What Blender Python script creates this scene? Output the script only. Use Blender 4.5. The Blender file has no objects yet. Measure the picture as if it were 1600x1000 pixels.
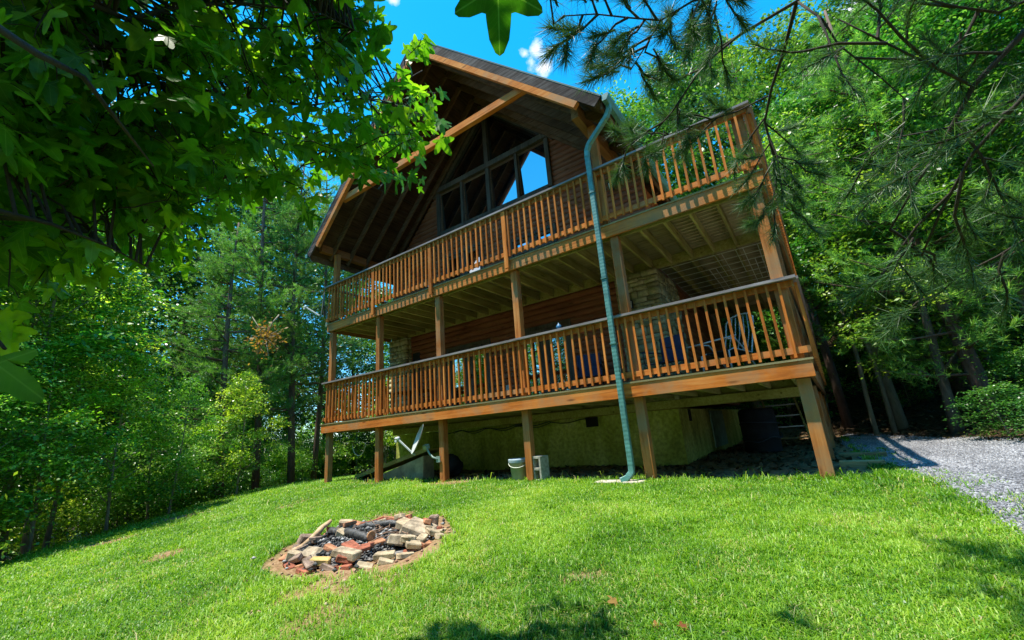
import bpy, math, random
import numpy as np
from mathutils import Vector, Matrix
R_ = random.Random(7)
rng = np.random.default_rng(11)
S = bpy.context.scene
COL = S.collection
PI = math.pi

# ---------------------------------------------------------------- camera
CAM = np.array([10.5975, -6.5624, -0.4217])
YAW, PITCH, ROLL, FPX = -0.5962, 0.2655, 0.0788, 659.8
def cam_axes():
    cy, sy = math.cos(YAW), math.sin(YAW)
    fwd = np.array([sy*math.cos(PITCH), cy*math.cos(PITCH), math.sin(PITCH)])
    right = np.array([cy, -sy, 0.0]); down = np.cross(fwd, right)
    c, s = math.cos(ROLL), math.sin(ROLL)
    return c*right+s*down, -s*right+c*down, fwd
RX, DN, FW = cam_axes()
cd = bpy.data.cameras.new("camera"); cam = bpy.data.objects.new("camera", cd); COL.objects.link(cam)
M = Matrix.Identity(4)
for i in range(3):
    M[i][0] = RX[i]; M[i][1] = -DN[i]; M[i][2] = -FW[i]; M[i][3] = CAM[i]
cam.matrix_world = M
cd.sensor_width = 36; cd.lens = FPX/1600*36; cd.clip_start = 0.02; cd.clip_end = 2000
S.camera = cam
def at(u, v, d):            # point seen at photo pixel (u, v) at distance d from the lens
    r = RX*(u-800)/FPX + DN*(v-500)/FPX + FW
    return CAM + r/np.linalg.norm(r)*d

# ---------------------------------------------------------------- light
SUNV = Vector((-0.18, -0.21, 1.0)).normalized()
w = bpy.data.worlds.new("World"); S.world = w; w.use_nodes = True
nt = w.node_tree; nt.nodes.clear()
out = nt.nodes.new("ShaderNodeOutputWorld"); bg = nt.nodes.new("ShaderNodeBackground")
sky = nt.nodes.new("ShaderNodeTexSky"); sky.sky_type = 'NISHITA'; sky.sun_disc = False
sky.sun_elevation = math.asin(SUNV.z); sky.sun_rotation = math.atan2(SUNV.x, SUNV.y)
sky.altitude = 1200; sky.air_density = 1.0; sky.dust_density = 0.2; sky.ozone_density = 4.0
hsv = nt.nodes.new("ShaderNodeHueSaturation"); hsv.inputs['Saturation'].default_value = 1.36
hsv.inputs['Hue'].default_value = 0.480
hsv.inputs['Value'].default_value = .86
# clouds: small cumulus, noise masked by direction
tc = nt.nodes.new("ShaderNodeTexCoord")
def N(tree, typ, **kw):
    n = tree.nodes.new(typ)
    for k, v in kw.items():
        if k.startswith('i_'): n.inputs[k[2:].replace('_', ' ')].default_value = v
        else: setattr(n, k, v)
    return n
cl_noise = N(nt, "ShaderNodeTexNoise", i_Scale=16.0, i_Detail=10.0, i_Roughness=0.6)
nt.links.new(tc.outputs['Generated'], cl_noise.inputs['Vector'])
mask_prev = None
def dirn(u, v):
    r = RX*(u-800)/FPX + DN*(v-500)/FPX + FW
    return r/np.linalg.norm(r)
for (u, v, rad, amp) in [(820, 84, .034, .52), (856, 80, .030, .5), (838, 78, .044, .6), (828, 96, .04, .5), (850, 104, .04, .5), (1352, 22, .07, .6), (612, -4, .035, .5), (700, 300, .12, .5), (120, 700, .15, .6)]:
    d = dirn(u, v)
    vm = N(nt, "ShaderNodeVectorMath", operation='DISTANCE'); vm.inputs[1].default_value = tuple(d)
    nt.links.new(tc.outputs['Generated'], vm.inputs[0])
    mr = N(nt, "ShaderNodeMapRange"); mr.inputs['From Min'].default_value = 0; mr.inputs['From Max'].default_value = rad
    mr.inputs['To Min'].default_value = amp; mr.inputs['To Max'].default_value = 0
    nt.links.new(vm.outputs['Value'], mr.inputs['Value'])
    if mask_prev is None: mask_prev = mr.outputs['Result']
    else:
        mx = N(nt, "ShaderNodeMath", operation='MAXIMUM'); nt.links.new(mask_prev, mx.inputs[0]); nt.links.new(mr.outputs['Result'], mx.inputs[1]); mask_prev = mx.outputs[0]
# generic scattered clouds behind and over the camera (seen in the panes)
nb = N(nt, "ShaderNodeTexNoise", i_Scale=2.6, i_Detail=3.0)
nt.links.new(tc.outputs['Generated'], nb.inputs['Vector'])
sep = N(nt, "ShaderNodeSeparateXYZ"); nt.links.new(tc.outputs['Generated'], sep.inputs[0])
bk = N(nt, "ShaderNodeMapRange"); bk.inputs['From Min'].default_value = 0.1; bk.inputs['From Max'].default_value = -0.3
nt.links.new(sep.outputs['Y'], bk.inputs['Value'])
nbm = N(nt, "ShaderNodeMapRange"); nbm.inputs['From Min'].default_value = .58; nbm.inputs['From Max'].default_value = .76
nt.links.new(nb.outputs['Fac'], nbm.inputs['Value'])
mul = N(nt, "ShaderNodeMath", operation='MULTIPLY'); nt.links.new(bk.outputs[0], mul.inputs[0]); nt.links.new(nbm.outputs[0], mul.inputs[1])
mx = N(nt, "ShaderNodeMath", operation='MAXIMUM'); nt.links.new(mask_prev, mx.inputs[0]); nt.links.new(mul.outputs[0], mx.inputs[1]); mask_prev = mx.outputs[0]
ad = N(nt, "ShaderNodeMath", operation='ADD'); nt.links.new(mask_prev, ad.inputs[0]); nt.links.new(cl_noise.outputs['Fac'], ad.inputs[1])
cr = N(nt, "ShaderNodeMapRange"); cr.inputs['From Min'].default_value = .78; cr.inputs['From Max'].default_value = 1.0
nt.links.new(ad.outputs[0], cr.inputs['Value'])
gate = N(nt, "ShaderNodeMath", operation='GREATER_THAN'); gate.inputs[1].default_value = 0.001
mixc = N(nt, "ShaderNodeMixRGB"); mixc.inputs['Color2'].default_value = (2.6, 2.75, 2.95, 1)
nt.links.new(sky.outputs[0], hsv.inputs['Color']); nt.links.new(hsv.outputs[0], mixc.inputs['Color1'])
nt.links.new(cr.outputs[0], mixc.inputs['Fac'])
nt.links.new(mixc.outputs[0], bg.inputs['Color']); bg.inputs['Strength'].default_value = 0.15
nt.links.new(bg.outputs[0], out.inputs['Surface'])
sl = bpy.data.lights.new("sun", 'SUN'); sl.energy = 2.75; sl.angle = math.radians(.55); sl.color = (1, .95, .83)
so = bpy.data.objects.new("sun", sl); COL.objects.link(so); so.rotation_euler = SUNV.to_track_quat('Z', 'Y').to_euler(); so.location = (0, 0, 30)
S.view_settings.view_transform = 'Standard'; S.view_settings.look = 'None'; S.view_settings.gamma = 1
S.view_settings.exposure = 1.74
S.cycles.max_bounces = 8; S.cycles.transparent_max_bounces = 8

# ---------------------------------------------------------------- helpers
def tag(o, label=None, cat=None, group=None, kind=None):
    if label: o['label'] = label
    if cat: o['category'] = cat
    if group: o['group'] = group
    if kind: o['kind'] = kind
    return o
def empty(name, loc=(0, 0, 0), rz=0, label=None, cat=None, group=None, parent=None):
    o = bpy.data.objects.new(name, None); COL.objects.link(o); o.location = loc; o.rotation_euler = (0, 0, rz)
    o.empty_display_size = .2
    if parent: o.parent = parent
    return tag(o, label, cat, group)
def np_mesh(name, V, F, mat=None, tint=None, smooth=False):
    V = np.asarray(V, np.float32); F = np.asarray(F, np.int32); k = F.shape[1]
    me = bpy.data.meshes.new(name)
    me.vertices.add(len(V)); me.vertices.foreach_set('co', V.ravel())
    me.loops.add(F.size); me.loops.foreach_set('vertex_index', F.ravel())
    me.polygons.add(len(F)); me.polygons.foreach_set('loop_start', np.arange(0, F.size, k, dtype=np.int32))
    me.polygons.foreach_set('loop_total', np.full(len(F), k, np.int32))
    if smooth: me.polygons.foreach_set('use_smooth', np.ones(len(F), bool))
    if tint is not None:
        a = me.attributes.new('tint', 'FLOAT', 'FACE'); a.data.foreach_set('value', np.asarray(tint, np.float32))
    me.update(calc_edges=True)
    if mat: me.materials.append(mat)
    return me
def link(name, me, parent=None, loc=(0, 0, 0)):
    o = bpy.data.objects.new(name, me); COL.objects.link(o); o.location = loc
    if parent: o.parent = parent
    return o
class MB:
    def __init__(s): s.v = []; s.f = []; s.sm = []
    def add(s, vs, fs, smooth=False):
        b = len(s.v); s.v += [tuple(p) for p in vs]
        for f in fs: s.f.append([b+i for i in f]); s.sm.append(smooth)
    def box(s, x0, x1, y0, y1, z0, z1):
        s.add([(x0,y0,z0),(x1,y0,z0),(x1,y1,z0),(x0,y1,z0),(x0,y0,z1),(x1,y0,z1),(x1,y1,z1),(x0,y1,z1)],
              [(0,3,2,1),(4,5,6,7),(0,1,5,4),(1,2,6,5),(2,3,7,6),(3,0,4,7)])
    def obox(s, c, size, rot):            # oriented box
        m = rot.to_3x3() if hasattr(rot, 'to_3x3') else rot
        h = [q/2 for q in size]
        P = [(-1,-1,-1),(1,-1,-1),(1,1,-1),(-1,1,-1),(-1,-1,1),(1,-1,1),(1,1,1),(-1,1,1)]
        s.add([Vector(c)+m @ Vector((p[0]*h[0],p[1]*h[1],p[2]*h[2])) for p in P],
              [(0,3,2,1),(4,5,6,7),(0,1,5,4),(1,2,6,5),(2,3,7,6),(3,0,4,7)])
    def bar(s, a, b, w, h, up=(0,0,1)):   # rectangular bar from a to b
        a = Vector(a); b = Vector(b); d = (b-a); L = d.length; d.normalize()
        sd = d.cross(Vector(up)).normalized(); u = sd.cross(d)
        vs = []
        for p in (a, b):
            for i, j in ((-1,-1),(1,-1),(1,1),(-1,1)): vs.append(p+sd*i*w/2+u*j*h/2)
        s.add(vs, [(3,2,1,0),(4,5,6,7),(0,1,5,4),(1,2,6,5),(2,3,7,6),(3,0,4,7)])
    def tube(s, pts, rad, n=8, smooth=True, cap=True):
        pts = [Vector(p) for p in pts]
        if not hasattr(rad, '__len__'): rad = [rad]*len(pts)
        rings = []; prev = None
        for i, p in enumerate(pts):
            t = (pts[min(i+1, len(pts)-1)]-pts[max(i-1, 0)]).normalized()
            if prev is None:
                sd = t.cross(Vector((0,0,1)) if abs(t.z) < .9 else Vector((1,0,0))).normalized()
            else: sd = (prev - t*prev.dot(t)).normalized()
            prev = sd; u = t.cross(sd)
            rings.append([p+(sd*math.cos(2*PI*k/n)+u*math.sin(2*PI*k/n))*rad[i] for k in range(n)])
        vs = [q for r in rings for q in r]; fs = []
        for i in range(len(pts)-1):
            for k in range(n):
                a = i*n+k; b = i*n+(k+1) % n; fs.append((a, b, b+n, a+n))
        if cap: fs.append(tuple(range(n-1, -1, -1))); fs.append(tuple((len(pts)-1)*n+k for k in range(n)))
        s.add(vs, fs, smooth)
    def lathe(s, prof, c=(0,0,0), n=24, smooth=True, rot=None):
        vs = []
        for r, z in prof:
            for k in range(n):
                p = Vector((r*math.cos(2*PI*k/n), r*math.sin(2*PI*k/n), z))
                if rot: p = rot @ p
                vs.append(p+Vector(c))
        fs = []
        for i in range(len(prof)-1):
            for k in range(n):
                a = i*n+k; b = i*n+(k+1) % n; fs.append((a, b, b+n, a+n))
        s.add(vs, fs, smooth)
    def build(s, name, mat, parent=None, loc=(0,0,0), bevel=0):
        me = bpy.data.meshes.new(name); me.from_pydata(s.v, [], s.f)
        if any(s.sm): me.polygons.foreach_set('use_smooth', s.sm)
        me.materials.append(mat); me.update()
        o = link(name, me, parent, loc)
        if bevel:
            b = o.modifiers.new('bevel', 'BEVEL'); b.width = bevel; b.segments = 1; b.limit_method = 'ANGLE'
        return o
def boxo(name, mat, parent, x0, x1, y0, y1, z0, z1, bevel=0):
    # mesh around its own centre so that material space starts at each piece
    c = ((x0+x1)/2, (y0+y1)/2, (z0+z1)/2); m = MB()
    m.box(x0-c[0], x1-c[0], y0-c[1], y1-c[1], z0-c[2], z1-c[2])
    return m.build(name, mat, parent, c, bevel)

# ---------------------------------------------------------------- materials
def newmat(name):
    m = bpy.data.materials.new(name); m.use_nodes = True; t = m.node_tree
    b = t.nodes['Principled BSDF']; return m, t, b
def ramp(t, stops):
    r = t.nodes.new('ShaderNodeValToRGB'); e = r.color_ramp.elements
    while len(e) < len(stops): e.new(.5)
    for i, (p, c) in enumerate(stops): e[i].position = p; e[i].color = (*c, 1)
    return r
def wood(name, dark, mid, light, axis='X', rough=.7, vary=.35, knots=True, scale=1.0, weather=None):
    m, t, b = newmat(name); L = t.links.new
    tcn = N(t, 'ShaderNodeTexCoord'); oi = N(t, 'ShaderNodeObjectInfo')
    mp = N(t, 'ShaderNodeMapping'); k = {'X': (1.2, 22, 22), 'Y': (22, 1.2, 22), 'Z': (22, 22, 1.2)}[axis]
    mp.inputs['Scale'].default_value = tuple(q*scale for q in k)
    av = N(t, 'ShaderNodeVectorMath', operation='ADD'); sc = N(t, 'ShaderNodeVectorMath', operation='SCALE'); sc.inputs['Scale'].default_value = 37.0
    cb = N(t, 'ShaderNodeCombineXYZ')
    for q in range(3): L(oi.outputs['Random'], cb.inputs[q])
    L(cb.outputs[0], sc.inputs[0]); L(tcn.outputs['Object'], av.inputs[0]); L(sc.outputs[0], av.inputs[1]); L(av.outputs[0], mp.inputs[0])
    n1 = N(t, 'ShaderNodeTexNoise', i_Scale=1.0, i_Detail=6.0, i_Roughness=.62, i_Distortion=.6); L(mp.outputs[0], n1.inputs['Vector'])
    n2 = N(t, 'ShaderNodeTexNoise', i_Scale=1.7, i_Detail=4.0); L(av.outputs[0], n2.inputs['Vector'])
    mixf = N(t, 'ShaderNodeMath', operation='MULTIPLY_ADD'); mixf.inputs[1].default_value = .45; L(n2.outputs['Fac'], mixf.inputs[0]); 
    mm = N(t, 'ShaderNodeMath', operation='MULTIPLY'); mm.inputs[1].default_value = .6; L(n1.outputs['Fac'], mm.inputs[0]); L(mm.outputs[0], mixf.inputs[2])
    rp = ramp(t, [(.3, dark), (.5, mid), (.72, light)]); L(mixf.outputs[0], rp.inputs[0])
    hs = N(t, 'ShaderNodeHueSaturation'); mr = N(t, 'ShaderNodeMapRange'); mr.inputs['To Min'].default_value = 1-vary; mr.inputs['To Max'].default_value = 1+vary*.8
    L(oi.outputs['Random'], mr.inputs['Value']); L(mr.outputs[0], hs.inputs['Value']); L(rp.outputs[0], hs.inputs['Color'])
    col = hs.outputs[0]
    if weather:
        n3 = N(t, 'ShaderNodeTexNoise', i_Scale=.9, i_Detail=5.0, i_Roughness=.7); L(av.outputs[0], n3.inputs['Vector'])
        r3 = N(t, 'ShaderNodeMapRange'); r3.inputs['From Min'].default_value = .48; r3.inputs['From Max'].default_value = .66; L(n3.outputs['Fac'], r3.inputs['Value'])
        mxw = N(t, 'ShaderNodeMixRGB'); mxw.inputs['Color2'].default_value = (*weather, 1); L(r3.outputs[0], mxw.inputs['Fac']); L(col, mxw.inputs['Color1']); col = mxw.outputs[0]
    if knots:
        k2 = {'X': (1.6, 7, 7), 'Y': (7, 1.6, 7), 'Z': (7, 7, 1.6)}[axis]; mp2 = N(t, 'ShaderNodeMapping'); mp2.inputs['Scale'].default_value = k2; L(av.outputs[0], mp2.inputs[0])
        vk = N(t, 'ShaderNodeTexVoronoi', i_Scale=1.0, i_Randomness=1.0); L(mp2.outputs[0], vk.inputs['Vector'])
        rk = N(t, 'ShaderNodeMapRange'); rk.inputs['From Min'].default_value = .05; rk.inputs['From Max'].default_value = .17; rk.inputs['To Min'].default_value = .75; rk.inputs['To Max'].default_value = 0; L(vk.outputs['Distance'], rk.inputs['Value'])
        mk = N(t, 'ShaderNodeMixRGB'); mk.inputs['Color2'].default_value = (dark[0]*.4, dark[1]*.4, dark[2]*.4, 1); L(rk.outputs[0], mk.inputs['Fac']); L(col, mk.inputs['Color1']); col = mk.outputs[0]
    L(col, b.inputs['Base Color']); b.inputs['Roughness'].default_value = min(.95, rough+.15); b.inputs['Specular IOR Level'].default_value = .12
    bp = N(t, 'ShaderNodeBump', i_Strength=.35, i_Distance=.004); L(n1.outputs['Fac'], bp.inputs['Height']); L(bp.outputs[0], b.inputs['Normal'])
    return m
def simple(name, c, rough=.6, metal=0, var=.12, nscale=8, spec=.4, bump=0):
    m, t, b = newmat(name); L = t.links.new
    tcn = N(t, 'ShaderNodeTexCoord'); n = N(t, 'ShaderNodeTexNoise', i_Scale=float(nscale), i_Detail=6.0, i_Roughness=.65); L(tcn.outputs['Object'], n.inputs['Vector'])
    rp = ramp(t, [(.3, tuple(q*(1-var*2) for q in c)), (.7, tuple(min(1, q*(1+var*2)) for q in c))]); L(n.outputs['Fac'], rp.inputs[0]); L(rp.outputs[0], b.inputs['Base Color'])
    b.inputs['Roughness'].default_value = rough; b.inputs['Metallic'].default_value = metal; b.inputs['Specular IOR Level'].default_value = spec
    if bump:
        bp = N(t, 'ShaderNodeBump', i_Strength=.6, i_Distance=bump); L(n.outputs['Fac'], bp.inputs['Height']); L(bp.outputs[0], b.inputs['Normal'])
    return m
O_D, O_M, O_L = (.26,.065,.014), (.58,.165,.027), (.72,.30,.085)
W_X = wood('stained_wood_x', O_D, O_M, O_L, 'X', weather=(.44,.22,.10), vary=.15)
W_Y = wood('stained_wood_y', (.13,.06,.022), (.28,.14,.05), (.40,.22,.09), 'Y')
W_Z = wood('stained_wood_z', (.20,.05,.012), (.54,.155,.026), (.70,.29,.075), 'Z', vary=.35)
W_POST = wood('post_wood', (.16,.048,.013), (.40,.135,.032), (.58,.27,.09), 'Z', vary=.15, weather=(.30,.19,.10))
W_SHADE = wood('shaded_weathered_beam', (.20,.065,.018), (.50,.165,.035), (.64,.29,.08), 'X', vary=.15, weather=(.34,.18,.08))  # weathered stain, a darker copy with the beam's shade put into its colour
W_JOIST = wood('joist_wood', (.14,.12,.035), (.31,.27,.085), (.46,.42,.17), 'Y', vary=.25)
W_BOARD = wood('deck_board_wood', (.14,.11,.045), (.28,.23,.11), (.42,.35,.19), 'X', vary=.2)
W_CAP = wood('grey_cap_wood', (.13,.105,.10), (.25,.21,.20), (.40,.35,.34), 'X', vary=.1)
W_CAPY = wood('grey_cap_wood_y', (.13,.105,.10), (.25,.21,.20), (.40,.35,.34), 'Y', vary=.1)
W_DARK = wood('dark_fascia_wood', (.010,.008,.007), (.045,.032,.026), (.20,.16,.14), 'X', vary=.1)
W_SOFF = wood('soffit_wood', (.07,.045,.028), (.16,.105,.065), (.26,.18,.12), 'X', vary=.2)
W_RAFT = wood('rafter_wood', (.06,.028,.014), (.13,.07,.036), (.22,.135,.08), 'X', vary=.2)
W_LOG = wood('log_siding_wood', (.11,.036,.018), (.24,.085,.042), (.38,.155,.08), 'X', vary=.05, rough=.5, scale=.6)
W_LOGY = wood('log_siding_wood_y', (.11,.036,.018), (.24,.085,.042), (.38,.155,.08), 'Y', vary=.05, rough=.5, scale=.6)
W_FRAME = wood('window_frame_wood', (.04,.032,.025), (.09,.073,.056), (.16,.13,.10), 'Z', vary=.1)
M_GREEN = simple('green_gutter_metal', (.085,.235,.205), .5, .0, .2, 7, .5)
M_ROOF = simple('green_metal_roof', (.05,.09,.065), .4, .3, .1, 2)
M_GREY = simple('grey_painted_metal', (.46,.48,.46), .45, .0, .08, 6)
M_DKMETAL = simple('dark_metal', (.03,.035,.04), .5, .2, .1, 6)
M_WHITE = simple('white_plastic', (.62,.64,.62), .5, 0, .06, 5)
M_CONC = simple('concrete', (.34,.32,.26), .9, 0, .22, 18, .2, .01)
M_BLACK = simple('black_fabric', (.012,.014,.018), .8, 0, .2, 8)
M_BLUE = simple('blue_fabric', (.02,.035,.09), .8, 0, .2, 8)
M_BLUEP = simple('blue_plastic', (.03,.13,.25), .4, 0, .1, 8)
M_WIRE = simple('galvanised_wire', (.72,.72,.62), .5, .3, .1, 8)
M_ROPE = simple('pale_rope', (.5,.48,.40), .9, 0, .2, 40)
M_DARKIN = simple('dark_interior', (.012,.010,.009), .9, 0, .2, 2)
M_CLAY = simple('terracotta', (.40,.13,.06), .8, 0, .15, 9)
# glass: dark interior behind, strong sky reflection
mg, t, b = newmat('window_glass')
gl = N(t, 'ShaderNodeBsdfGlossy'); gl.inputs['Roughness'].default_value = .012; gl.inputs['Color'].default_value = (.82,.88,.92,1)
b.inputs['Base Color'].default_value = (.006,.007,.008,1); b.inputs['Roughness'].default_value = .1
ms = N(t, 'ShaderNodeMixShader'); ms.inputs[0].default_value = .55
t.links.new(b.outputs[0], ms.inputs[1]); t.links.new(gl.outputs[0], ms.inputs[2]); t.links.new(ms.outputs[0], t.nodes['Material Output'].inputs[0])
M_GLASS = mg
# foundation block: parged concrete, mossy green growth
mf, t, b = newmat('mossy_foundation'); L = t.links.new
tcn = N(t, 'ShaderNodeTexCoord'); n1 = N(t, 'ShaderNodeTexNoise', i_Scale=1.1, i_Detail=8.0, i_Roughness=.7); n2 = N(t, 'ShaderNodeTexNoise', i_Scale=14.0, i_Detail=5.0)
mpn = N(t, 'ShaderNodeMapping'); mpn.inputs['Scale'].default_value = (1.3, 1.3, .6); L(tcn.outputs['Object'], mpn.inputs[0]); L(mpn.outputs[0], n1.inputs['Vector']); L(tcn.outputs['Object'], n2.inputs['Vector'])
rp = ramp(t, [(.28, (.10,.12,.02)), (.45, (.38,.41,.06)), (.6, (.58,.60,.14)), (.75, (.62,.60,.30))]); L(n1.outputs['Fac'], rp.inputs[0])
r2 = ramp(t, [(.3, (.55,.55,.55)), (.7, (1.1,1.1,1.1))]); L(n2.outputs['Fac'], r2.inputs[0])
mx = N(t, 'ShaderNodeMixRGB', blend_type='MULTIPLY'); mx.inputs[0].default_value = 1; L(rp.outputs[0], mx.inputs[1]); L(r2.outputs[0], mx.inputs[2]); L(mx.outputs[0], b.inputs['Base Color']); b.inputs['Roughness'].default_value = .95
bpn = N(t, 'ShaderNodeBump', i_Strength=.5, i_Distance=.01); L(n2.outputs['Fac'], bpn.inputs['Height']); L(bpn.outputs[0], b.inputs['Normal'])
M_FOUND = mf
def tinted(name, stops, rough=.85, nscale=20., bump=.01, amt=.45):   # colour by per-face 'tint'
    m, t, b = newmat(name); L = t.links.new
    a = N(t, 'ShaderNodeAttribute', attribute_name='tint'); rp = ramp(t, stops); L(a.outputs['Fac'], rp.inputs[0])
    tcn = N(t, 'ShaderNodeTexCoord'); n = N(t, 'ShaderNodeTexNoise', i_Scale=nscale, i_Detail=6.0, i_Roughness=.7); L(tcn.outputs['Object'], n.inputs['Vector'])
    r2 = ramp(t, [(.3, (1-amt,)*3), (.7, (1+amt*.5,)*3)]); L(n.outputs['Fac'], r2.inputs[0])
    mx = N(t, 'ShaderNodeMixRGB', blend_type='MULTIPLY'); mx.inputs[0].default_value = 1; L(rp.outputs[0], mx.inputs[1]); L(r2.outputs[0], mx.inputs[2]); L(mx.outputs[0], b.inputs['Base Color'])
    b.inputs['Roughness'].default_value = rough
    bpn = N(t, 'ShaderNodeBump', i_Strength=.7, i_Distance=bump); L(n.outputs['Fac'], bpn.inputs['Height']); L(bpn.outputs[0], b.inputs['Normal'])
    return m
M_STONE = tinted('stacked_stone', [(0, (.22,.20,.10)), (.5, (.40,.36,.19)), (1, (.54,.49,.30))])
def leafmat(name, stops, transl=.45, rough=.45, spec=.35, tcol=1.6, var=.25):
    m, t, b = newmat(name); L = t.links.new
    a = N(t, 'ShaderNodeAttribute', attribute_name='tint'); oi = N(t, 'ShaderNodeObjectInfo')
    rp = ramp(t, stops); L(a.outputs['Fac'], rp.inputs[0])
    hs = N(t, 'ShaderNodeHueSaturation'); mr = N(t, 'ShaderNodeMapRange'); mr.inputs['To Min'].default_value = 1-var; mr.inputs['To Max'].default_value = 1+var
    mr2 = N(t, 'ShaderNodeMapRange'); mr2.inputs['To Min'].default_value = .485; mr2.inputs['To Max'].default_value = .52
    L(oi.outputs['Random'], mr.inputs['Value']); L(mr.outputs[0], hs.inputs['Value']); L(rp.outputs[0], hs.inputs['Color'])
    ml = N(t, 'ShaderNodeMath', operation='MULTIPLY'); ml.inputs[1].default_value = 7.31; fr = N(t, 'ShaderNodeMath', operation='FRACT'); L(oi.outputs['Random'], ml.inputs[0]); L(ml.outputs[0], fr.inputs[0]); L(fr.outputs[0], mr2.inputs['Value']); L(mr2.outputs[0], hs.inputs['Hue'])
    L(hs.outputs[0], b.inputs['Base Color']); b.inputs['Roughness'].default_value = rough; b.inputs['Specular IOR Level'].default_value = spec
    tr = N(t, 'ShaderNodeBsdfTranslucent'); tm = N(t, 'ShaderNodeMixRGB', blend_type='MULTIPLY'); tm.inputs[0].default_value = 1; tm.inputs[2].default_value = (tcol*1.0, tcol*1.05, tcol*.45, 1)
    L(hs.outputs[0], tm.inputs[1]); L(tm.outputs[0], tr.inputs['Color'])
    ms = N(t, 'ShaderNodeMixShader'); ms.inputs[0].default_value = transl; L(b.outputs[0], ms.inputs[1]); L(tr.outputs[0], ms.inputs[2]); L(ms.outputs[0], t.nodes['Material Output'].inputs[0])
    return m
LF_A = leafmat('broadleaf_foliage', [(0, (.03,.10,.008)), (.5, (.10,.23,.018)), (1, (.32,.44,.06))], rough=.38, spec=.5, transl=.42, tcol=1.5)
LF_B = leafmat('broadleaf_foliage_cool', [(0, (.018,.085,.012)), (.5, (.06,.19,.028)), (1, (.20,.36,.07))], rough=.38, spec=.5, transl=.42, tcol=1.5)
LF_S = leafmat('understorey_foliage', [(0, (.05,.16,.008)), (.4, (.19,.36,.02)), (1, (.52,.62,.10))], rough=.34, spec=.6, transl=.45, tcol=1.6)
LF_T = leafmat('understorey_foliage_deep', [(0, (.035,.13,.012)), (.4, (.13,.31,.035)), (1, (.36,.54,.11))], rough=.34, spec=.6, transl=.45, tcol=1.6)
LF_P = leafmat('pine_foliage', [(0, (.05,.15,.03)), (.55, (.14,.31,.06)), (1, (.30,.48,.12))], transl=.4, rough=.4)
LF_SG = leafmat('sweetgum_leaf', [(0, (.02,.10,.005)), (.5, (.08,.25,.008)), (1, (.26,.46,.02))], transl=.5, tcol=2.0, rough=.42, var=.02)
def veins(m):
    t = m.node_tree; L = t.links.new; rp = [n for n in t.nodes if n.type == 'VALTORGB'][0]; hs = [n for n in t.nodes if n.type == 'HUE_SAT'][0]
    a = N(t, 'ShaderNodeAttribute', attribute_name='blade'); sp = N(t, 'ShaderNodeSeparateXYZ'); L(a.outputs['Vector'], sp.inputs[0])
    def mth(op, x, y=None):
        n = N(t, 'ShaderNodeMath', operation=op)
        for i, q in enumerate((x, y)):
            if q is None: continue
            if isinstance(q, (int, float)): n.inputs[i].default_value = q
            else: L(q, n.inputs[i])
        return n.outputs[0]
    dx = mth('SUBTRACT', sp.outputs['X'], .19); an = mth('DIVIDE', mth('ARCTAN2', sp.outputs['Y'], dx), 1.13); df = mth('ABSOLUTE', mth('SUBTRACT', an, mth('ROUND', an)))
    rr_ = mth('SQRT', mth('ADD', mth('MULTIPLY', dx, dx), mth('MULTIPLY', sp.outputs['Y'], sp.outputs['Y']))); ds = mth('MULTIPLY', mth('MULTIPLY', df, 1.13), rr_)
    side = mth('ABSOLUTE', mth('SINE', mth('MULTIPLY', mth('SUBTRACT', rr_, mth('MULTIPLY', ds, 1.1)), 42.0)))
    mr = N(t, 'ShaderNodeMapRange'); mr.inputs['From Min'].default_value = .004; mr.inputs['From Max'].default_value = .013; mr.inputs['To Min'].default_value = .32; mr.inputs['To Max'].default_value = 0; L(ds, mr.inputs['Value'])
    m2 = N(t, 'ShaderNodeMapRange'); m2.inputs['From Min'].default_value = .12; m2.inputs['From Max'].default_value = .0; m2.inputs['To Min'].default_value = 0; m2.inputs['To Max'].default_value = .15; L(side, m2.inputs['Value'])
    tc_ = N(t, 'ShaderNodeTexCoord'); nz = N(t, 'ShaderNodeTexNoise', i_Scale=26.0, i_Detail=5.0); L(tc_.outputs['Object'], nz.inputs['Vector'])
    mp_ = N(t, 'ShaderNodeMixRGB', blend_type='MULTIPLY'); mp_.inputs[0].default_value = 1; r3 = ramp(t, [(.3, (.6,.62,.6)), (.55, (1,1,1)), (.78, (1.5,1.25,.9))]); L(nz.outputs['Fac'], r3.inputs[0]); L(rp.outputs[0], mp_.inputs[1]); L(r3.outputs[0], mp_.inputs[2])
    mx = N(t, 'ShaderNodeMixRGB'); mx.inputs['Color2'].default_value = (.24, .40, .09, 1); L(mth('MAXIMUM', mr.outputs[0], m2.outputs[0]), mx.inputs['Fac']); L(mp_.outputs[0], mx.inputs['Color1']); L(mx.outputs[0], hs.inputs['Color'])
veins(LF_SG)
LF_NP = leafmat('pine_needles_near', [(0, (.02,.065,.022)), (.6, (.055,.145,.045)), (1, (.13,.25,.09))], transl=.25, var=.03)
LF_GR = leafmat('grass_blades', [(0, (.04,.12,.008)), (.3, (.12,.26,.014)), (.6, (.24,.39,.024)), (.9, (.40,.52,.07)), (.97, (.48,.48,.16)), (1, (.45,.34,.18))], transl=.4, rough=.45, tcol=1.35, var=.02)
LF_DEAD = leafmat('dead_leaf', [(0, (.22,.07,.02)), (1, (.42,.20,.07))], transl=.3)
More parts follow.
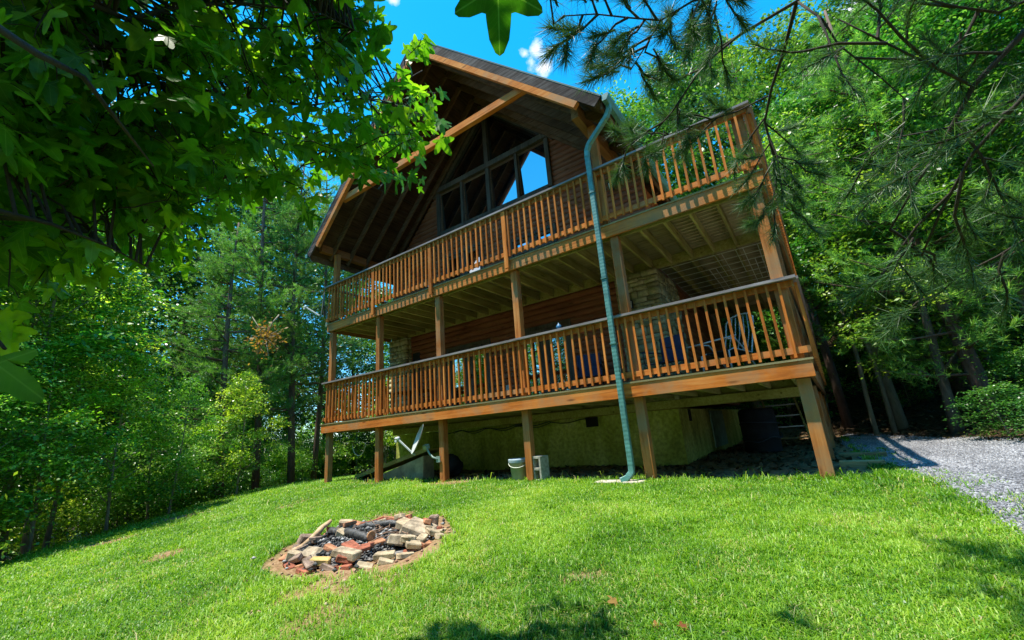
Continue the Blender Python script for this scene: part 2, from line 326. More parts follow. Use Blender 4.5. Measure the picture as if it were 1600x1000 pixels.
def barkmat(name, a_, b_):
    m, t, b = newmat(name); L = t.links.new
    tcn = N(t, 'ShaderNodeTexCoord'); mp = N(t, 'ShaderNodeMapping'); mp.inputs['Scale'].default_value = (9, 9, 2); L(tcn.outputs['Object'], mp.inputs[0])
    n = N(t, 'ShaderNodeTexNoise', i_Scale=1.6, i_Detail=8.0, i_Roughness=.75); L(mp.outputs[0], n.inputs['Vector'])
    rp = ramp(t, [(.3, a_), (.68, b_)]); L(n.outputs['Fac'], rp.inputs[0]); L(rp.outputs[0], b.inputs['Base Color']); b.inputs['Roughness'].default_value = .9
    bpn = N(t, 'ShaderNodeBump', i_Strength=.8, i_Distance=.02); L(n.outputs['Fac'], bpn.inputs['Height']); L(bpn.outputs[0], b.inputs['Normal'])
    return m
BARK = barkmat('bark', (.05,.038,.025), (.17,.14,.10)); BARKP = barkmat('pine_bark', (.05,.03,.022), (.20,.12,.085)); BARKL = barkmat('pale_bark', (.14,.12,.075), (.30,.27,.18)); BARKD = barkmat('dark_twig_bark', (.015,.012,.008), (.06,.045,.03))

# ---------------------------------------------------------------- ground
def sm(x): return np.clip(x, 0, 1)**2*(3-2*np.clip(x, 0, 1))
def softplus(s, k=.6): return np.log1p(np.exp(np.clip(s/k, -30, 30)))*k
EN = np.array([-.806, -.591])
def edge_s(x, y): return (x-.15)*EN[0]+(y+5.4)*EN[1] + .35*np.sin(y*.9)*0
def hill_s(x, y): return (x-13.4)*.93+(y-4)*.36
def g(x, y):
    x = np.asarray(x, float); y = np.asarray(y, float)
    z = -1.22 + .088*(-softplus(-y-.2, .35))
    z = z - .007*np.clip(1.5-x, 0, 9)**2
    z = z - .20*softplus(edge_s(x, y)-.3, .5) - .10*softplus(edge_s(x, y)-6, 1)*0
    z = z + .42*softplus(hill_s(x, y)-.5, .5) - .14*softplus(hill_s(x, y)-14, 2)
    hb = y-12.5 + .2*np.clip(-x, 0, 30)
    z = z + .30*softplus(hb*.9, .8)*sm((x+16)/14) - .10*softplus(hb-16, 2)*sm((x+16)/14)
    # gentle roll
    z = z + .025*np.sin(x*1.3+.4)*np.sin(y*1.1)+.012*np.sin(x*3.1)*np.sin(y*2.7+1)
    return z
def gz(x, y): return float(g(x, y))
def hit(u, v):      # where a photo pixel meets the ground
    r = RX*(u-800)/FPX + DN*(v-500)/FPX + FW; r /= np.linalg.norm(r); t_ = 1.0
    while t_ < 60:
        p = CAM+r*t_
        if p[2] < gz(p[0], p[1]): return p
        t_ += .01
    return p
def vnoise(x, y, s=1., seed=0):
    x = np.asarray(x)*s; y = np.asarray(y)*s; xi = np.floor(x).astype(int); yi = np.floor(y).astype(int); fx = x-xi; fy = y-yi
    def h(a, b): q = np.sin(a*127.1+b*311.7+seed*74.7)*43758.5453; return q-np.floor(q)
    fx = fx*fx*(3-2*fx); fy = fy*fy*(3-2*fy)
    return (h(xi, yi)*(1-fx)+h(xi+1, yi)*fx)*(1-fy)+(h(xi, yi+1)*(1-fx)+h(xi+1, yi+1)*fx)*fy
def fbm(x, y, s=1., seed=0): return .55*vnoise(x, y, s, seed)+.3*vnoise(x, y, s*2.1, seed+1)+.15*vnoise(x, y, s*4.3, seed+2)
def drive_mask(x, y):     # >0 on the gravel
    e1 = x - np.interp(y, [-12, -4, -1.8, -.8, .2, 2.4, 6, 9.5, 14], [12.6, 12.2, 11.55, 11.52, 11.45, 11.05, 10.95, 11.1, 12.5])
    # photo: the near edge turns right at about y=-1.9
    e2 = y + 1.95 + .25*(x-11.5)*0
    e3 = -hill_s(x, y)
    return np.minimum(np.minimum(e1, e2), e3)+.16*(fbm(x, y, 1.6, 5)-.5)
PITC = hit(574, 851); STK = (hit(505, 905), hit(360, 992))
def lawn_mask(x, y):      # >0 where grass grows
    a = -edge_s(x, y)
    under = np.minimum(np.minimum(x-.9-.35*np.clip(2.-y,0,3)*0, 11.0-x), y-.12)   # bare soil below the deck and house
    b_ = -under*1.0
    c_ = -hill_s(x, y)-.6
    d_ = 13-y
    pit = np.hypot(x-PITC[0], y-PITC[1])-1.05
    return np.minimum.reduce([a+.2*(fbm(x, y, 1.2, 9)-.5), b_+.22*(fbm(x, y, 2.2, 4)-.5), c_, d_, pit+.5*(fbm(x, y, 2.4, 2)-.5)])
def bare(x, y):           # 0..1 worn patches
    q = fbm(x, y, .9, 21)
    px, py = PITC[0], PITC[1]
    d = np.hypot((x-px-.5), (y-py+1.1))
    near = sm((y+2.2)/-2.5)*.5
    sa, sb = STK; tt = np.clip(((x-sa[0])*(sb[0]-sa[0])+(y-sa[1])*(sb[1]-sa[1]))/((sb[0]-sa[0])**2+(sb[1]-sa[1])**2), 0, 1); ds = np.hypot(x-sa[0]-tt*(sb[0]-sa[0]), y-sa[1]-tt*(sb[1]-sa[1]))
    q = q + .17*sm((.55-ds)/.5)*(.5+fbm(x, y, 2.2, 77))
    return np.clip(.35*sm((q-.52)/.2)+sm((q-.70+near*.16)/.10) + sm((1.5-d)/1.0)*sm((fbm(x, y, 2.6, 31)-.38)/.15)*.9, 0, 1)
def sheet(name, x0, x1, y0, y1, step, off, mat, mask=None, attr=None):
    nx = int((x1-x0)/step)+1; ny = int((y1-y0)/step)+1
    X, Y = np.meshgrid(np.linspace(x0, x1, nx), np.linspace(y0, y1, ny)); Z = g(X, Y)+off
    V = np.stack([X, Y, Z], -1).reshape(-1, 3); idx = np.arange(nx*ny).reshape(ny, nx)
    F = np.stack([idx[:-1, :-1], idx[:-1, 1:], idx[1:, 1:], idx[1:, :-1]], -1).reshape(-1, 4)
    if mask is not None:
        c = V[F].mean(1); F = F[mask(c[:, 0], c[:, 1]) > 0]; used, inv = np.unique(F, return_inverse=True); V = V[used]; F = inv.reshape(F.shape)
    me = np_mesh(name, V, F, mat, smooth=True)
    if attr is not None:
        a = me.attributes.new('mixf', 'FLOAT', 'POINT'); a.data.foreach_set('value', attr(V[:, 0], V[:, 1]).astype(np.float32))
    o = link(name, me); tag(o, kind='structure'); return o
def groundmat(name, cols, scale, attr=False, cols2=None, bump=.02):
    m, t, b = newmat(name); L = t.links.new
    tcn = N(t, 'ShaderNodeTexCoord'); n = N(t, 'ShaderNodeTexNoise', i_Scale=scale, i_Detail=10.0, i_Roughness=.72); L(tcn.outputs['Object'], n.inputs['Vector'])
    n2 = N(t, 'ShaderNodeTexVoronoi', i_Scale=scale*4); L(tcn.outputs['Object'], n2.inputs['Vector'])
    ad = N(t, 'ShaderNodeMath', operation='MULTIPLY_ADD'); ad.inputs[1].default_value = .3; L(n2.outputs['Distance'], ad.inputs[0]); L(n.outputs['Fac'], ad.inputs[2])
    rp = ramp(t, cols); L(ad.outputs[0], rp.inputs[0]); c = rp.outputs[0]
    if attr:
        rq = ramp(t, cols2); L(ad.outputs[0], rq.inputs[0]); a = N(t, 'ShaderNodeAttribute', attribute_name='mixf')
        mx = N(t, 'ShaderNodeMixRGB'); L(a.outputs['Fac'], mx.inputs[0]); L(c, mx.inputs[1]); L(rq.outputs[0], mx.inputs[2]); c = mx.outputs[0]
    L(c, b.inputs['Base Color']); b.inputs['Roughness'].default_value = .95; b.inputs['Specular IOR Level'].default_value = .15
    bpn = N(t, 'ShaderNodeBump', i_Strength=.8, i_Distance=bump); L(ad.outputs[0], bpn.inputs['Height']); L(bpn.outputs[0], b.inputs['Normal'])
    return m
SOIL = [(.35, (.08,.045,.022)), (.55, (.19,.11,.055)), (.8, (.33,.21,.12))]
M_FLOOR = groundmat('forest_floor', [(.35, (.022,.014,.009)), (.6, (.060,.036,.020)), (.85, (.12,.078,.045))], 6.)
M_LAWN = groundmat('lawn_soil', [(.35, (.03,.075,.010)), (.7, (.07,.15,.02))], 9., True, SOIL)
M_GRAVEL = groundmat('gravel', [(.3, (.09,.088,.092)), (.55, (.20,.195,.205)), (.85, (.33,.325,.34))], 14., bump=.03)
# whole terrain out to the horizon: fine in the middle, coarse beyond
ax = np.concatenate([np.linspace(-400, -44, 18), np.arange(-40, 46, .5), np.linspace(50, 400, 18)])
ay = np.concatenate([np.linspace(-300, -16, 12), np.arange(-14, 50, .5), np.linspace(54, 500, 18)])
X, Y = np.meshgrid(ax, ay); Z = np.clip(g(X, Y), -12, 16)
idx = np.arange(X.size).reshape(X.shape)
F = np.stack([idx[:-1, :-1], idx[:-1, 1:], idx[1:, 1:], idx[1:, :-1]], -1).reshape(-1, 4)
tag(link('forest_floor', np_mesh('forest_floor', np.stack([X, Y, Z-.03], -1).reshape(-1, 3), F, M_FLOOR, smooth=True)), kind='structure')
sheet('lawn', -16, 15, -14, 14, .12, .004, M_LAWN, lambda x, y: np.minimum(np.minimum(-edge_s(x, y)+.15*(fbm(x,y,2,3)-.5), -hill_s(x, y)-.1), 13-y), lambda x, y: np.clip(bare(x, y)+sm((.25-lawn_mask(x, y))/.4), 0, 1))
sheet('driveway', 8, 20, -12, 16, .12, .012, M_GRAVEL, drive_mask)
M_ASH = groundmat('ash', [(.35, (.03,.03,.03)), (.6, (.12,.11,.105)), (.85, (.30,.28,.27))], 12.)
sheet('ash_bed', PITC[0]-1.1, PITC[0]+1.1, PITC[1]-1.1, PITC[1]+1.1, .06, .02, M_ASH, lambda x, y: .68-np.hypot(x-PITC[0], y-PITC[1])+.2*(fbm(x, y, 5, 1)-.5))

# ---------------------------------------------------------------- grass, pebbles, litter (uncountable)
def in_view(P, mu=60):
    q = P-CAM; zc = q@FW; u = 800+FPX*(q@RX)/np.maximum(zc, .01); v = 500+FPX*(q@DN)/np.maximum(zc, .01)
    return (zc > .3) & (u > -mu) & (u < 1600+mu) & (v < 1000+mu*1.5) & (v > 300)
def scatter(n, x0, x1, y0, y1):
    x = rng.uniform(x0, x1, n); y = rng.uniform(y0, y1, n); return x, y
def grass(n):
    xs = []; ys = []
    tot = 0
    while tot < n:
        x, y = scatter(600000, -14, 14, -9, 13); d = np.hypot(x-CAM[0], y-CAM[1])
        k = rng.random(len(x)) < np.clip((2.6/np.maximum(d, .5))**1.35, 0, 1); x = x[k]; y = y[k]
        dm_ = drive_mask(x, y); k = (lawn_mask(x, y) > 0) & ((dm_ < .04) | ((dm_ < .5) & (fbm(x, y, 3.3, 91) > .56) & (rng.random(len(x)) < .25))); x = x[k]; y = y[k]
        k = rng.random(len(x)) > bare(x, y)*.86; x = x[k]; y = y[k]
        P = np.stack([x, y, g(x, y)], -1); k = in_view(P, 200); xs.append(x[k]); ys.append(y[k]); tot += k.sum()
    x = np.concatenate(xs)[:n]; y = np.concatenate(ys)[:n]; return x, y
def blades(x, y, hmul=1., wmul=1.):
    n = len(x); z = g(x, y)+.002; d = np.hypot(x-CAM[0], y-CAM[1])
    tall = fbm(x, y, 1.1, 41)*.8+.5*(fbm(x, y, 5.5, 43) > .56); edge = sm((.35-np.minimum(lawn_mask(x, y), 1))/.35)
    h = (.016+.031*rng.random(n))*(.65+.9*tall)*(1+edge*.9*(rng.random(n) < .4)+.8*(rng.random(n) < .03))*hmul
    wd = (.0022+.0022*rng.random(n))*wmul*(1+np.clip(d-4, 0, 20)*.16)
    # tufts: neighbours share a lean
    la = rng.uniform(0, 2*PI, n); lean = h*(.3+1.1*rng.random(n))
    dx = np.cos(la)*lean; dy = np.sin(la)*lean; wa = la+PI/2+rng.normal(0, .5, n); wx = np.cos(wa)*wd; wy = np.sin(wa)*wd
    b0 = np.stack([x-wx, y-wy, z], -1); b1 = np.stack([x+wx, y+wy, z], -1)
    m0 = np.stack([x-wx*.75+dx*.4, y-wy*.75+dy*.4, z+h*.68], -1); m1 = np.stack([x+wx*.75+dx*.4, y+wy*.75+dy*.4, z+h*.68], -1)
    tp = np.stack([x+dx, y+dy, z+h*(.9-.35*rng.random(n))], -1)
    V = np.stack([b0, b1, m1, m0, tp], 1).reshape(-1, 3)
    i = np.arange(n)*5
    F = np.concatenate([np.stack([i, i+1, i+2], -1), np.stack([i, i+2, i+3], -1), np.stack([i+3, i+2, i+4], -1)])
    c = np.clip(.75*(fbm(x, y, .55, 51)-.5)+.45*(fbm(x, y, 3.0, 61)-.5)+.15+.62*rng.random(n), 0, .92); c = np.where(rng.random(n) < .035+.12*sm((fbm(x, y, 1.7, 33)-.55)/.15), .95+.05*rng.random(n), c)
    return V, F, np.concatenate([c, c, c])
gx, gy = grass(620000)
V, F, c = blades(gx, gy)
tag(link('grass', np_mesh('grass', V, F, LF_GR, c)), 'short bright green grass covering the sloping lawn', 'grass', kind='stuff')
del V, F, c, gx, gy
x, y = scatter(400000, -10, 14, -9, 1); k = (lawn_mask(x, y) > .1) & (drive_mask(x, y) < 0) & (fbm(x, y, 1.3, 71) > .56) & (np.hypot(x-CAM[0], y-CAM[1]) < 11); x = x[k]; y = y[k]
k = in_view(np.stack([x, y, g(x, y)], -1), 60); x = x[k][:60000]; y = y[k][:60000]; n = len(x); z = g(x, y)+.012+.022*rng.random(n)
a_ = rng.uniform(0, 2*PI, n); sz = rng.uniform(.004, .0085, n); dd_ = np.stack([np.cos(a_), np.sin(a_), rng.normal(0, .3, n)], -1)*sz[:, None]; ee_ = np.stack([-np.sin(a_), np.cos(a_), rng.normal(0, .3, n)], -1)*sz[:, None]*.9; cc_ = np.stack([x, y, z], -1)
V = np.stack([cc_-dd_, cc_-dd_*.3+ee_, cc_+dd_, cc_-dd_*.3-ee_], 1).reshape(-1, 3)
tag(link('clover', np_mesh('clover', V, np.arange(4*n).reshape(-1, 4), LF_B, rng.uniform(.3, 1, n))), 'patches of low clover growing among the lawn grass', 'clover', kind='stuff')
def pebbles(name, x, y, zoff, s0, s1, mat, tint):
    n = len(x); z = g(x, y)+zoff; O = np.array([[1,0,0],[-1,0,0],[0,1,0],[0,-1,0],[0,0,1],[0,0,-1]], float)
    T = np.array([[0,2,4],[2,1,4],[1,3,4],[3,0,4],[2,0,5],[1,2,5],[3,1,5],[0,3,5]])
    sc = rng.uniform(s0, s1, (n, 1, 1))*np.concatenate([rng.uniform(.7, 1.3, (n, 1, 2)), rng.uniform(.4, .8, (n, 1, 1))], 2)
    a = rng.uniform(0, 2*PI, n); ca, sa = np.cos(a), np.sin(a)
    P = O[None]*sc*(1+.25*rng.normal(size=(n, 6, 1))); Q = P.copy(); Q[..., 0] = P[..., 0]*ca[:, None]-P[..., 1]*sa[:, None]; Q[..., 1] = P[..., 0]*sa[:, None]+P[..., 1]*ca[:, None]
    V = (Q+np.stack([x, y, z], -1)[:, None]).reshape(-1, 3); F = (T[None]+np.arange(n)[:, None, None]*6).reshape(-1, 3)
    return np_mesh(name, V, F, mat, np.repeat(tint, 8))
x, y = scatter(260000, 10, 16, -3, 12); k = drive_mask(x, y)+.12*(rng.random(len(x))-.5) > 0; x = x[k]; y = y[k]
P = np.stack([x, y, g(x, y)], -1); k = in_view(P); x = x[k]; y = y[k]
M_PEB = tinted('gravel_stones', [(0, (.07,.07,.08)), (.5, (.20,.20,.215)), (1, (.44,.44,.46))], nscale=30.)
tag(link('gravel', pebbles('gravel', x, y, .014, .007, .024, M_PEB, np.clip(.62*rng.random(len(x))+.75*(fbm(x*2.2, y*.5, 1.0, 15)-.5)+.14, 0, 1))), 'loose pale grey gravel spread over the driveway', 'gravel', kind='stuff')
def flat_leaves(name, x, y, s, mat, zoff=.01):
    n = len(x); z = g(x, y)+zoff+rng.random(n)*.02; a = rng.uniform(0, 2*PI, n); sz = s*rng.uniform(.5, 1.3, n)
    til = rng.normal(0, .35, (n, 2)); d = np.stack([np.cos(a), np.sin(a), til[:, 0]], -1)*sz[:, None]; e = np.stack([-np.sin(a), np.cos(a), til[:, 1]], -1)*sz[:, None]*.5
    c = np.stack([x, y, z], -1); V = np.stack([c-d, c+e, c+d, c-e], 1).reshape(-1, 3); F = np.arange(4*n).reshape(-1, 4)
    return np_mesh(name, V, F, mat, rng.random(n))
LF_LIT = leafmat('leaf_litter', [(0, (.035,.020,.010)), (.6, (.10,.060,.032)), (1, (.24,.16,.09))], transl=.1)
x, y = scatter(90000, -20, 30, 0, 26); k = ((hill_s(x, y) > -.3) | ((x > .9) & (x < 10.9) & (y > .15) & (y < 12)) | (edge_s(x, y) > -.1) | (y > 12.5)); x = x[k]; y = y[k]
tag(link('leaf_litter', flat_leaves('leaf_litter', x, y, .06, LF_LIT)), 'dry brown fallen leaves on bare soil under the deck and the woods', 'fallen leaves', kind='stuff')

# ================================================================ THE CABIN
BAY = 2.08; XS = [0, BAY, 2*BAY, 3*BAY, 4*BAY, 10.6]
ZU = 2.73; BH = .206; YW = 2.22
cabin = empty('log_cabin', (0, 0, 0), 0, 'two storey log cabin with stacked front decks, steep gable roof and mossy foundation', 'house')
APX, APZ, RY0, RY1 = 4.23, 9.52, -.6, 11.6
EX = 4.52
def roof_z(x): return APZ-abs(x-APX)
# foundation
m = MB(); x0, x1, y0, y1, zt, zb = -.08, 8.36, 2.36, 11, -.16, -1.6
m.box(x0, x1, y0, y1, zb, zt)
fnd = m.build('foundation', M_FOUND, cabin)
def vent(xa, xb, za, zb_, y, par):
    m = MB()
    m.box(xa, xb, y-.012, y+.03, za, zb_); return m.build('foundation_vent', M_DARKIN, par)
vent(6.33, 6.62, -.38, -.17, 2.35, fnd)
m = MB(); m.box(8.35, 8.375, 3.1, 3.3, -.42, -.17); m.build('foundation_vent', M_DARKIN, fnd)
m = MB(); m.box(8.37, 8.40, 5.2, 6.9, -1.1, -.2); m.build('access_door', simple('pale_green_board', (.22,.34,.22), .8, 0, .2, 5), fnd)
# log siding: rows of half-round logs along X
CH = .148
def log_rect(mb, x0, x1, z0, z1, y, sgn=-1, axis='X', clip=None):
    k0 = math.floor((z0+2)/CH); k = k0; ns = 7
    while -2+k*CH < z1-1e-4:
        za = max(z0, -2+k*CH); zb_ = min(z1, -2+(k+1)*CH); k += 1
        if zb_-za < .004: continue
        zs = [za+(zb_-za)*i/ns for i in range(ns+1)]; ring = []
        for z in zs:
            p = (z-(-2+(k-1)*CH))/CH; bulge = .042*math.sqrt(max(0, 1-(2*p-1)**2))
            xa, xb = x0, x1
            if clip: xa, xb = clip(z, x0, x1)
            ring.append((xa, xb, y+sgn*(bulge+.0), z))
        vs = []; fs = []
        for (xa, xb, yy, z) in ring:
            if axis == 'X': vs += [(xa, yy, z), (xb, yy, z)]
            else: vs += [(yy, xa, z), (yy, xb, z)]
        for i in range(ns): fs.append((2*i, 2*i+1, 2*i+3, 2*i+2))
        mb.add(vs, fs, True)
# lower front wall with openings
def wall_with_openings(mb, x0, x1, z0, z1, ops, y, clip=None):
    xs = sorted({x0, x1, *[o[0] for o in ops], *[o[1] for o in ops]})
    for a_, b_ in zip(xs[:-1], xs[1:]):
        mid = (a_+b_)/2; segs = [(z0, z1)]
        for o in ops:
            if o[0] <= mid <= o[1]:
                ns = []
                for s0, s1 in segs:
                    if o[2] > s0: ns.append((s0, min(s1, o[2])))
                    if o[3] < s1: ns.append((max(s0, o[3]), s1))
                segs = [s for s in ns if s[1]-s[0] > .005]
        for s0, s1 in segs: log_rect(mb, a_, b_, s0, s1, y, -1, 'X', clip)
D1 = (2.33, 3.92, .24, 2.10); D2 = (4.82, 6.32, .24, 2.12); DS = (.92, 1.22, .9, 2.2)
U1 = (2.33, 3.90, 2.97, 4.96); U2 = (4.80, 6.22, 2.97, 4.66)
m = MB(); wall_with_openings(m, 0, 8.34, .0, 2.94, [D1, D2, DS], YW)
m.build('lower_wall', W_LOG, cabin)
def gclip(z, a_, b_):
    lim = APZ-.22-z; return max(a_, APX-lim), min(b_, APX+lim)
GW = (2.17, 6.29, 5.72, 7.26)
m = MB()
# gable wall: two side flanks, middle band, and openings
wall_with_openings(m, 0, 8.46, 2.94, 5.2, [U1, U2], YW)
def flank(a_, b_, z0, z1): log_rect(m, a_, b_, z0, z1, YW, -1, 'X', lambda z, p, q: tuple(sorted(gclip(z, p, q))) if gclip(z, p, q)[0] < gclip(z, p, q)[1] else ((p+q)/2, (p+q)/2))
flank(0, 2.17, 5.2, 7.26); flank(6.29, 8.46, 5.2, 7.26); flank(2.17, 6.29, 5.2, 5.72)
m.build('gable_wall', W_LOG, cabin)
# side and back walls
m = MB(); log_rect(m, YW, 11, 0, 5.1, 8.34, 1, 'Y'); m.build('side_wall', W_LOGY, cabin)
m = MB(); log_rect(m, YW, 11, 0, 5.1, 0, -1, 'Y'); m.build('side_wall', W_LOGY, cabin)
m = MB(); m.add([(0,11,0),(8.34,11,0),(8.34,11,5.2),(APX,11,9.3),(0,11,5.1)], [(0,1,2,3,4)]); m.build('back_wall', W_LOG, cabin)
m = MB()   # near-black sheet whose colour stands in for unlit rooms behind the panes
m.add([(.05,2.5,.05),(8.3,2.5,.05),(8.3,2.5,5.1),(APX,2.5,9.2),(.05,2.5,5.1)], [(4,3,2,1,0)]); m.build('dark_room_sheet', M_DARKIN, cabin)
# sill plate between foundation and wall
boxo('sill_plate', W_SHADE, cabin, -.04, 8.34, 2.20, 2.36, -.155, 0)
# stone piers at the wall corners
def stone_pier(x0, x1, y0, y1, z0, z1):
    V = []; Fc = []; T = []
    def blk(a, b_):
        i = len(V); j = .012
        P = [(a[0],a[1],a[2]),(b_[0],a[1],a[2]),(b_[0],b_[1],a[2]),(a[0],b_[1],a[2]),(a[0],a[1],b_[2]),(b_[0],a[1],b_[2]),(b_[0],b_[1],b_[2]),(a[0],b_[1],b_[2])]
        for p in P: V.append([q+R_.uniform(-j, j) for q in p])
        for f in [(0,3,2,1),(4,5,6,7),(0,1,5,4),(1,2,6,5),(2,3,7,6),(3,0,4,7)]: Fc.append([i+q for q in f])
        T.extend([R_.random()]*6)
    z = z0
    while z < z1-.01:
        h = min(R_.uniform(.07, .17), z1-z)
        x = x0
        while x < x1-.01:
            l = min(R_.uniform(.14, .36), x1-x)
            if x1-x-l < .08: l = x1-x
            d = R_.uniform(0, .035); blk((x+.006, y0-d, z+.006), (x+l-.006, y0+.12, z+h-.006)); x += l
        y = y0+.1
        while y < y1-.01:
            l = min(R_.uniform(.14, .3), y1-y)
            if y1-y-l < .08: l = y1-y
            for xx, sg in ((x1, 1), (x0, -1)):
                d = R_.uniform(0, .035)*sg; a_, b_ = sorted((xx-.1*sg, xx+d)); blk((a_, y+.006, z+.006), (b_, y+l-.006, z+h-.006))
            y += l
        z += h
    o = link('stone_pier', np_mesh('stone_pier', V, Fc, M_STONE, T), cabin)
    m = MB(); m.box(x0+.02, x1-.02, y0+.02, y1-.02, z0, z1); m.build('mortar', simple('mortar', (.10,.09,.06), .95, 0, .2, 20), o)
    return o
stone_pier(.06, .83, 2.0, 3.0, .0, 2.72)
stone_pier(7.58, 8.50, 2.0, 3.5, .0, 2.72)
# windows and doors
def pane(name, x0, x1, z0, z1, y, par, mat=M_GLASS):
    return boxo(name, mat, par, x0, x1, y-.005, y+.005, z0, z1)
def french(x0, x1, z0, z1, name, grid, label):
    d = MB(); fw = .09; y0 = YW-.07; y1 = YW+.05
    d.box(x0, x0+fw, y0, y1, z0, z1); d.box(x1-fw, x1, y0, y1, z0, z1); d.box(x0+fw, x1-fw, y0, y1, z1-fw, z1)
    xm = (x0+x1)/2
    d.box(xm-.05, xm+.05, y0+.02, y1, z0, z1-fw)
    o = d.build(name, W_FRAME, cabin); o['label'] = label
    for a_, b_ in ((x0+fw, xm-.05), (xm+.05, x1-fw)):
        s = MB(); k = .09; yy0 = y0+.03; yy1 = y1-.02
        s.box(a_, a_+k, yy0, yy1, z0, z1-fw); s.box(b_-k, b_, yy0, yy1, z0, z1-fw); s.box(a_+k, b_-k, yy0, yy1, z1-fw-k, z1-fw); s.box(a_+k, b_-k, yy0, yy1, z0, z0+.2)
        if grid:
            w_ = (b_-a_-2*k)/2
            s.box(a_+k+w_-.009, a_+k+w_+.009, yy0+.01, yy1, z0+.2, z1-fw-k)
            for q in (.42, .72): zz = z0+.2+(z1-fw-k-z0-.2)*q; s.box(a_+k, b_-k, yy0+.012, yy1, zz-.009, zz+.009)
        if name == 'window': s.box(a_+k, b_-k, yy0, yy1, 4.16, 4.24)
        s.build('sash', W_FRAME, o)
        pane('pane', a_+k-.004, b_-k+.004, z0+.19, z1-fw-k+.004, yy1-.02, o)
    if name == 'french_door':
        h = MB(); h.box(xm+.065, xm+.10, y0-.05, y0+.03, z0+.92, z0+1.0); h.tube([(xm+.08, y0-.05, z0+.96), (xm+.2, y0-.05, z0+.96)], .011, 8); h.build('door_handle', M_DKMETAL, o)
    return o
french(*D1, 'french_door', False, 'left glazed door on the lower porch')
french(*D2, 'french_door', True, 'right glazed double door with glazing bars on the lower porch')
french(*U1, 'french_door', False, 'left glazed door on the upper deck')
french(*U2, 'window', False, 'wide window with a mid rail on the upper deck')
boxo('shutter', M_BLACK, cabin, DS[0], DS[1], YW-.05, YW+.02, DS[2], DS[3])
# gable window wall
gwf = MB(); y0 = YW-.11; y1 = YW+.06
for xc, w_, ztop in ((2.23, .12, 7.16), (3.22, .08, 7.16), (4.23, .12, 7.16), (5.24, .08, 7.16), (6.23, .12, 7.16)):
    gwf.box(xc-w_/2, xc+w_/2, y0, y1, 5.70, ztop)
gwf.box(4.16, 4.30, y0, y1, 7.32, 9.12)
gwf.box(2.02, 6.44, y0-.03, y1, 7.16, 7.32); gwf.box(2.30, 6.16, y0+.01, y1-.01, 5.66, 5.78)
gwf.bar((2.0, YW-.03, 7.07), (4.2, YW-.03, 9.27), .14, .12, (-1,0,1)); gwf.bar((6.46, YW-.03, 7.07), (4.26, YW-.03, 9.27), .14, .12, (1,0,1))
gw = gwf.build('gable_window', W_FRAME, cabin); gw['label'] = 'large dark framed window wall filling the gable'
for a_, b_ in ((2.29, 3.18), (3.26, 4.17), (4.29, 5.20), (5.28, 6.17)):
    s = MB(); k = .028; s.box(a_, a_+k, YW-.03, YW+.02, 5.78, 7.16); s.box(b_-k, b_, YW-.03, YW+.02, 5.78, 7.16); s.box(a_+k, b_-k, YW-.03, YW+.02, 7.08, 7.16); s.box(a_+k, b_-k, YW-.03, YW+.02, 5.78, 5.83)
    s.build('sash', W_RAFT, gw); pane('pane', a_+k, b_-k, 5.83, 7.08, YW+.01, gw).rotation_euler = (.045, 0, 0)
for sg in (-1, 1):
    m = MB(); xc = APX+sg*.07; m.add([(xc, YW, 7.32), (APX+sg*1.93, YW, 7.32), (xc, YW, 9.18), (xc, YW+.01, 7.32), (APX+sg*1.93, YW+.01, 7.32), (xc, YW+.01, 9.18)], [(0,1,2), (5,4,3), (0,3,4,1), (1,4,5,2), (2,5,3,0)])
    m.build('pane', M_GLASS, gw)
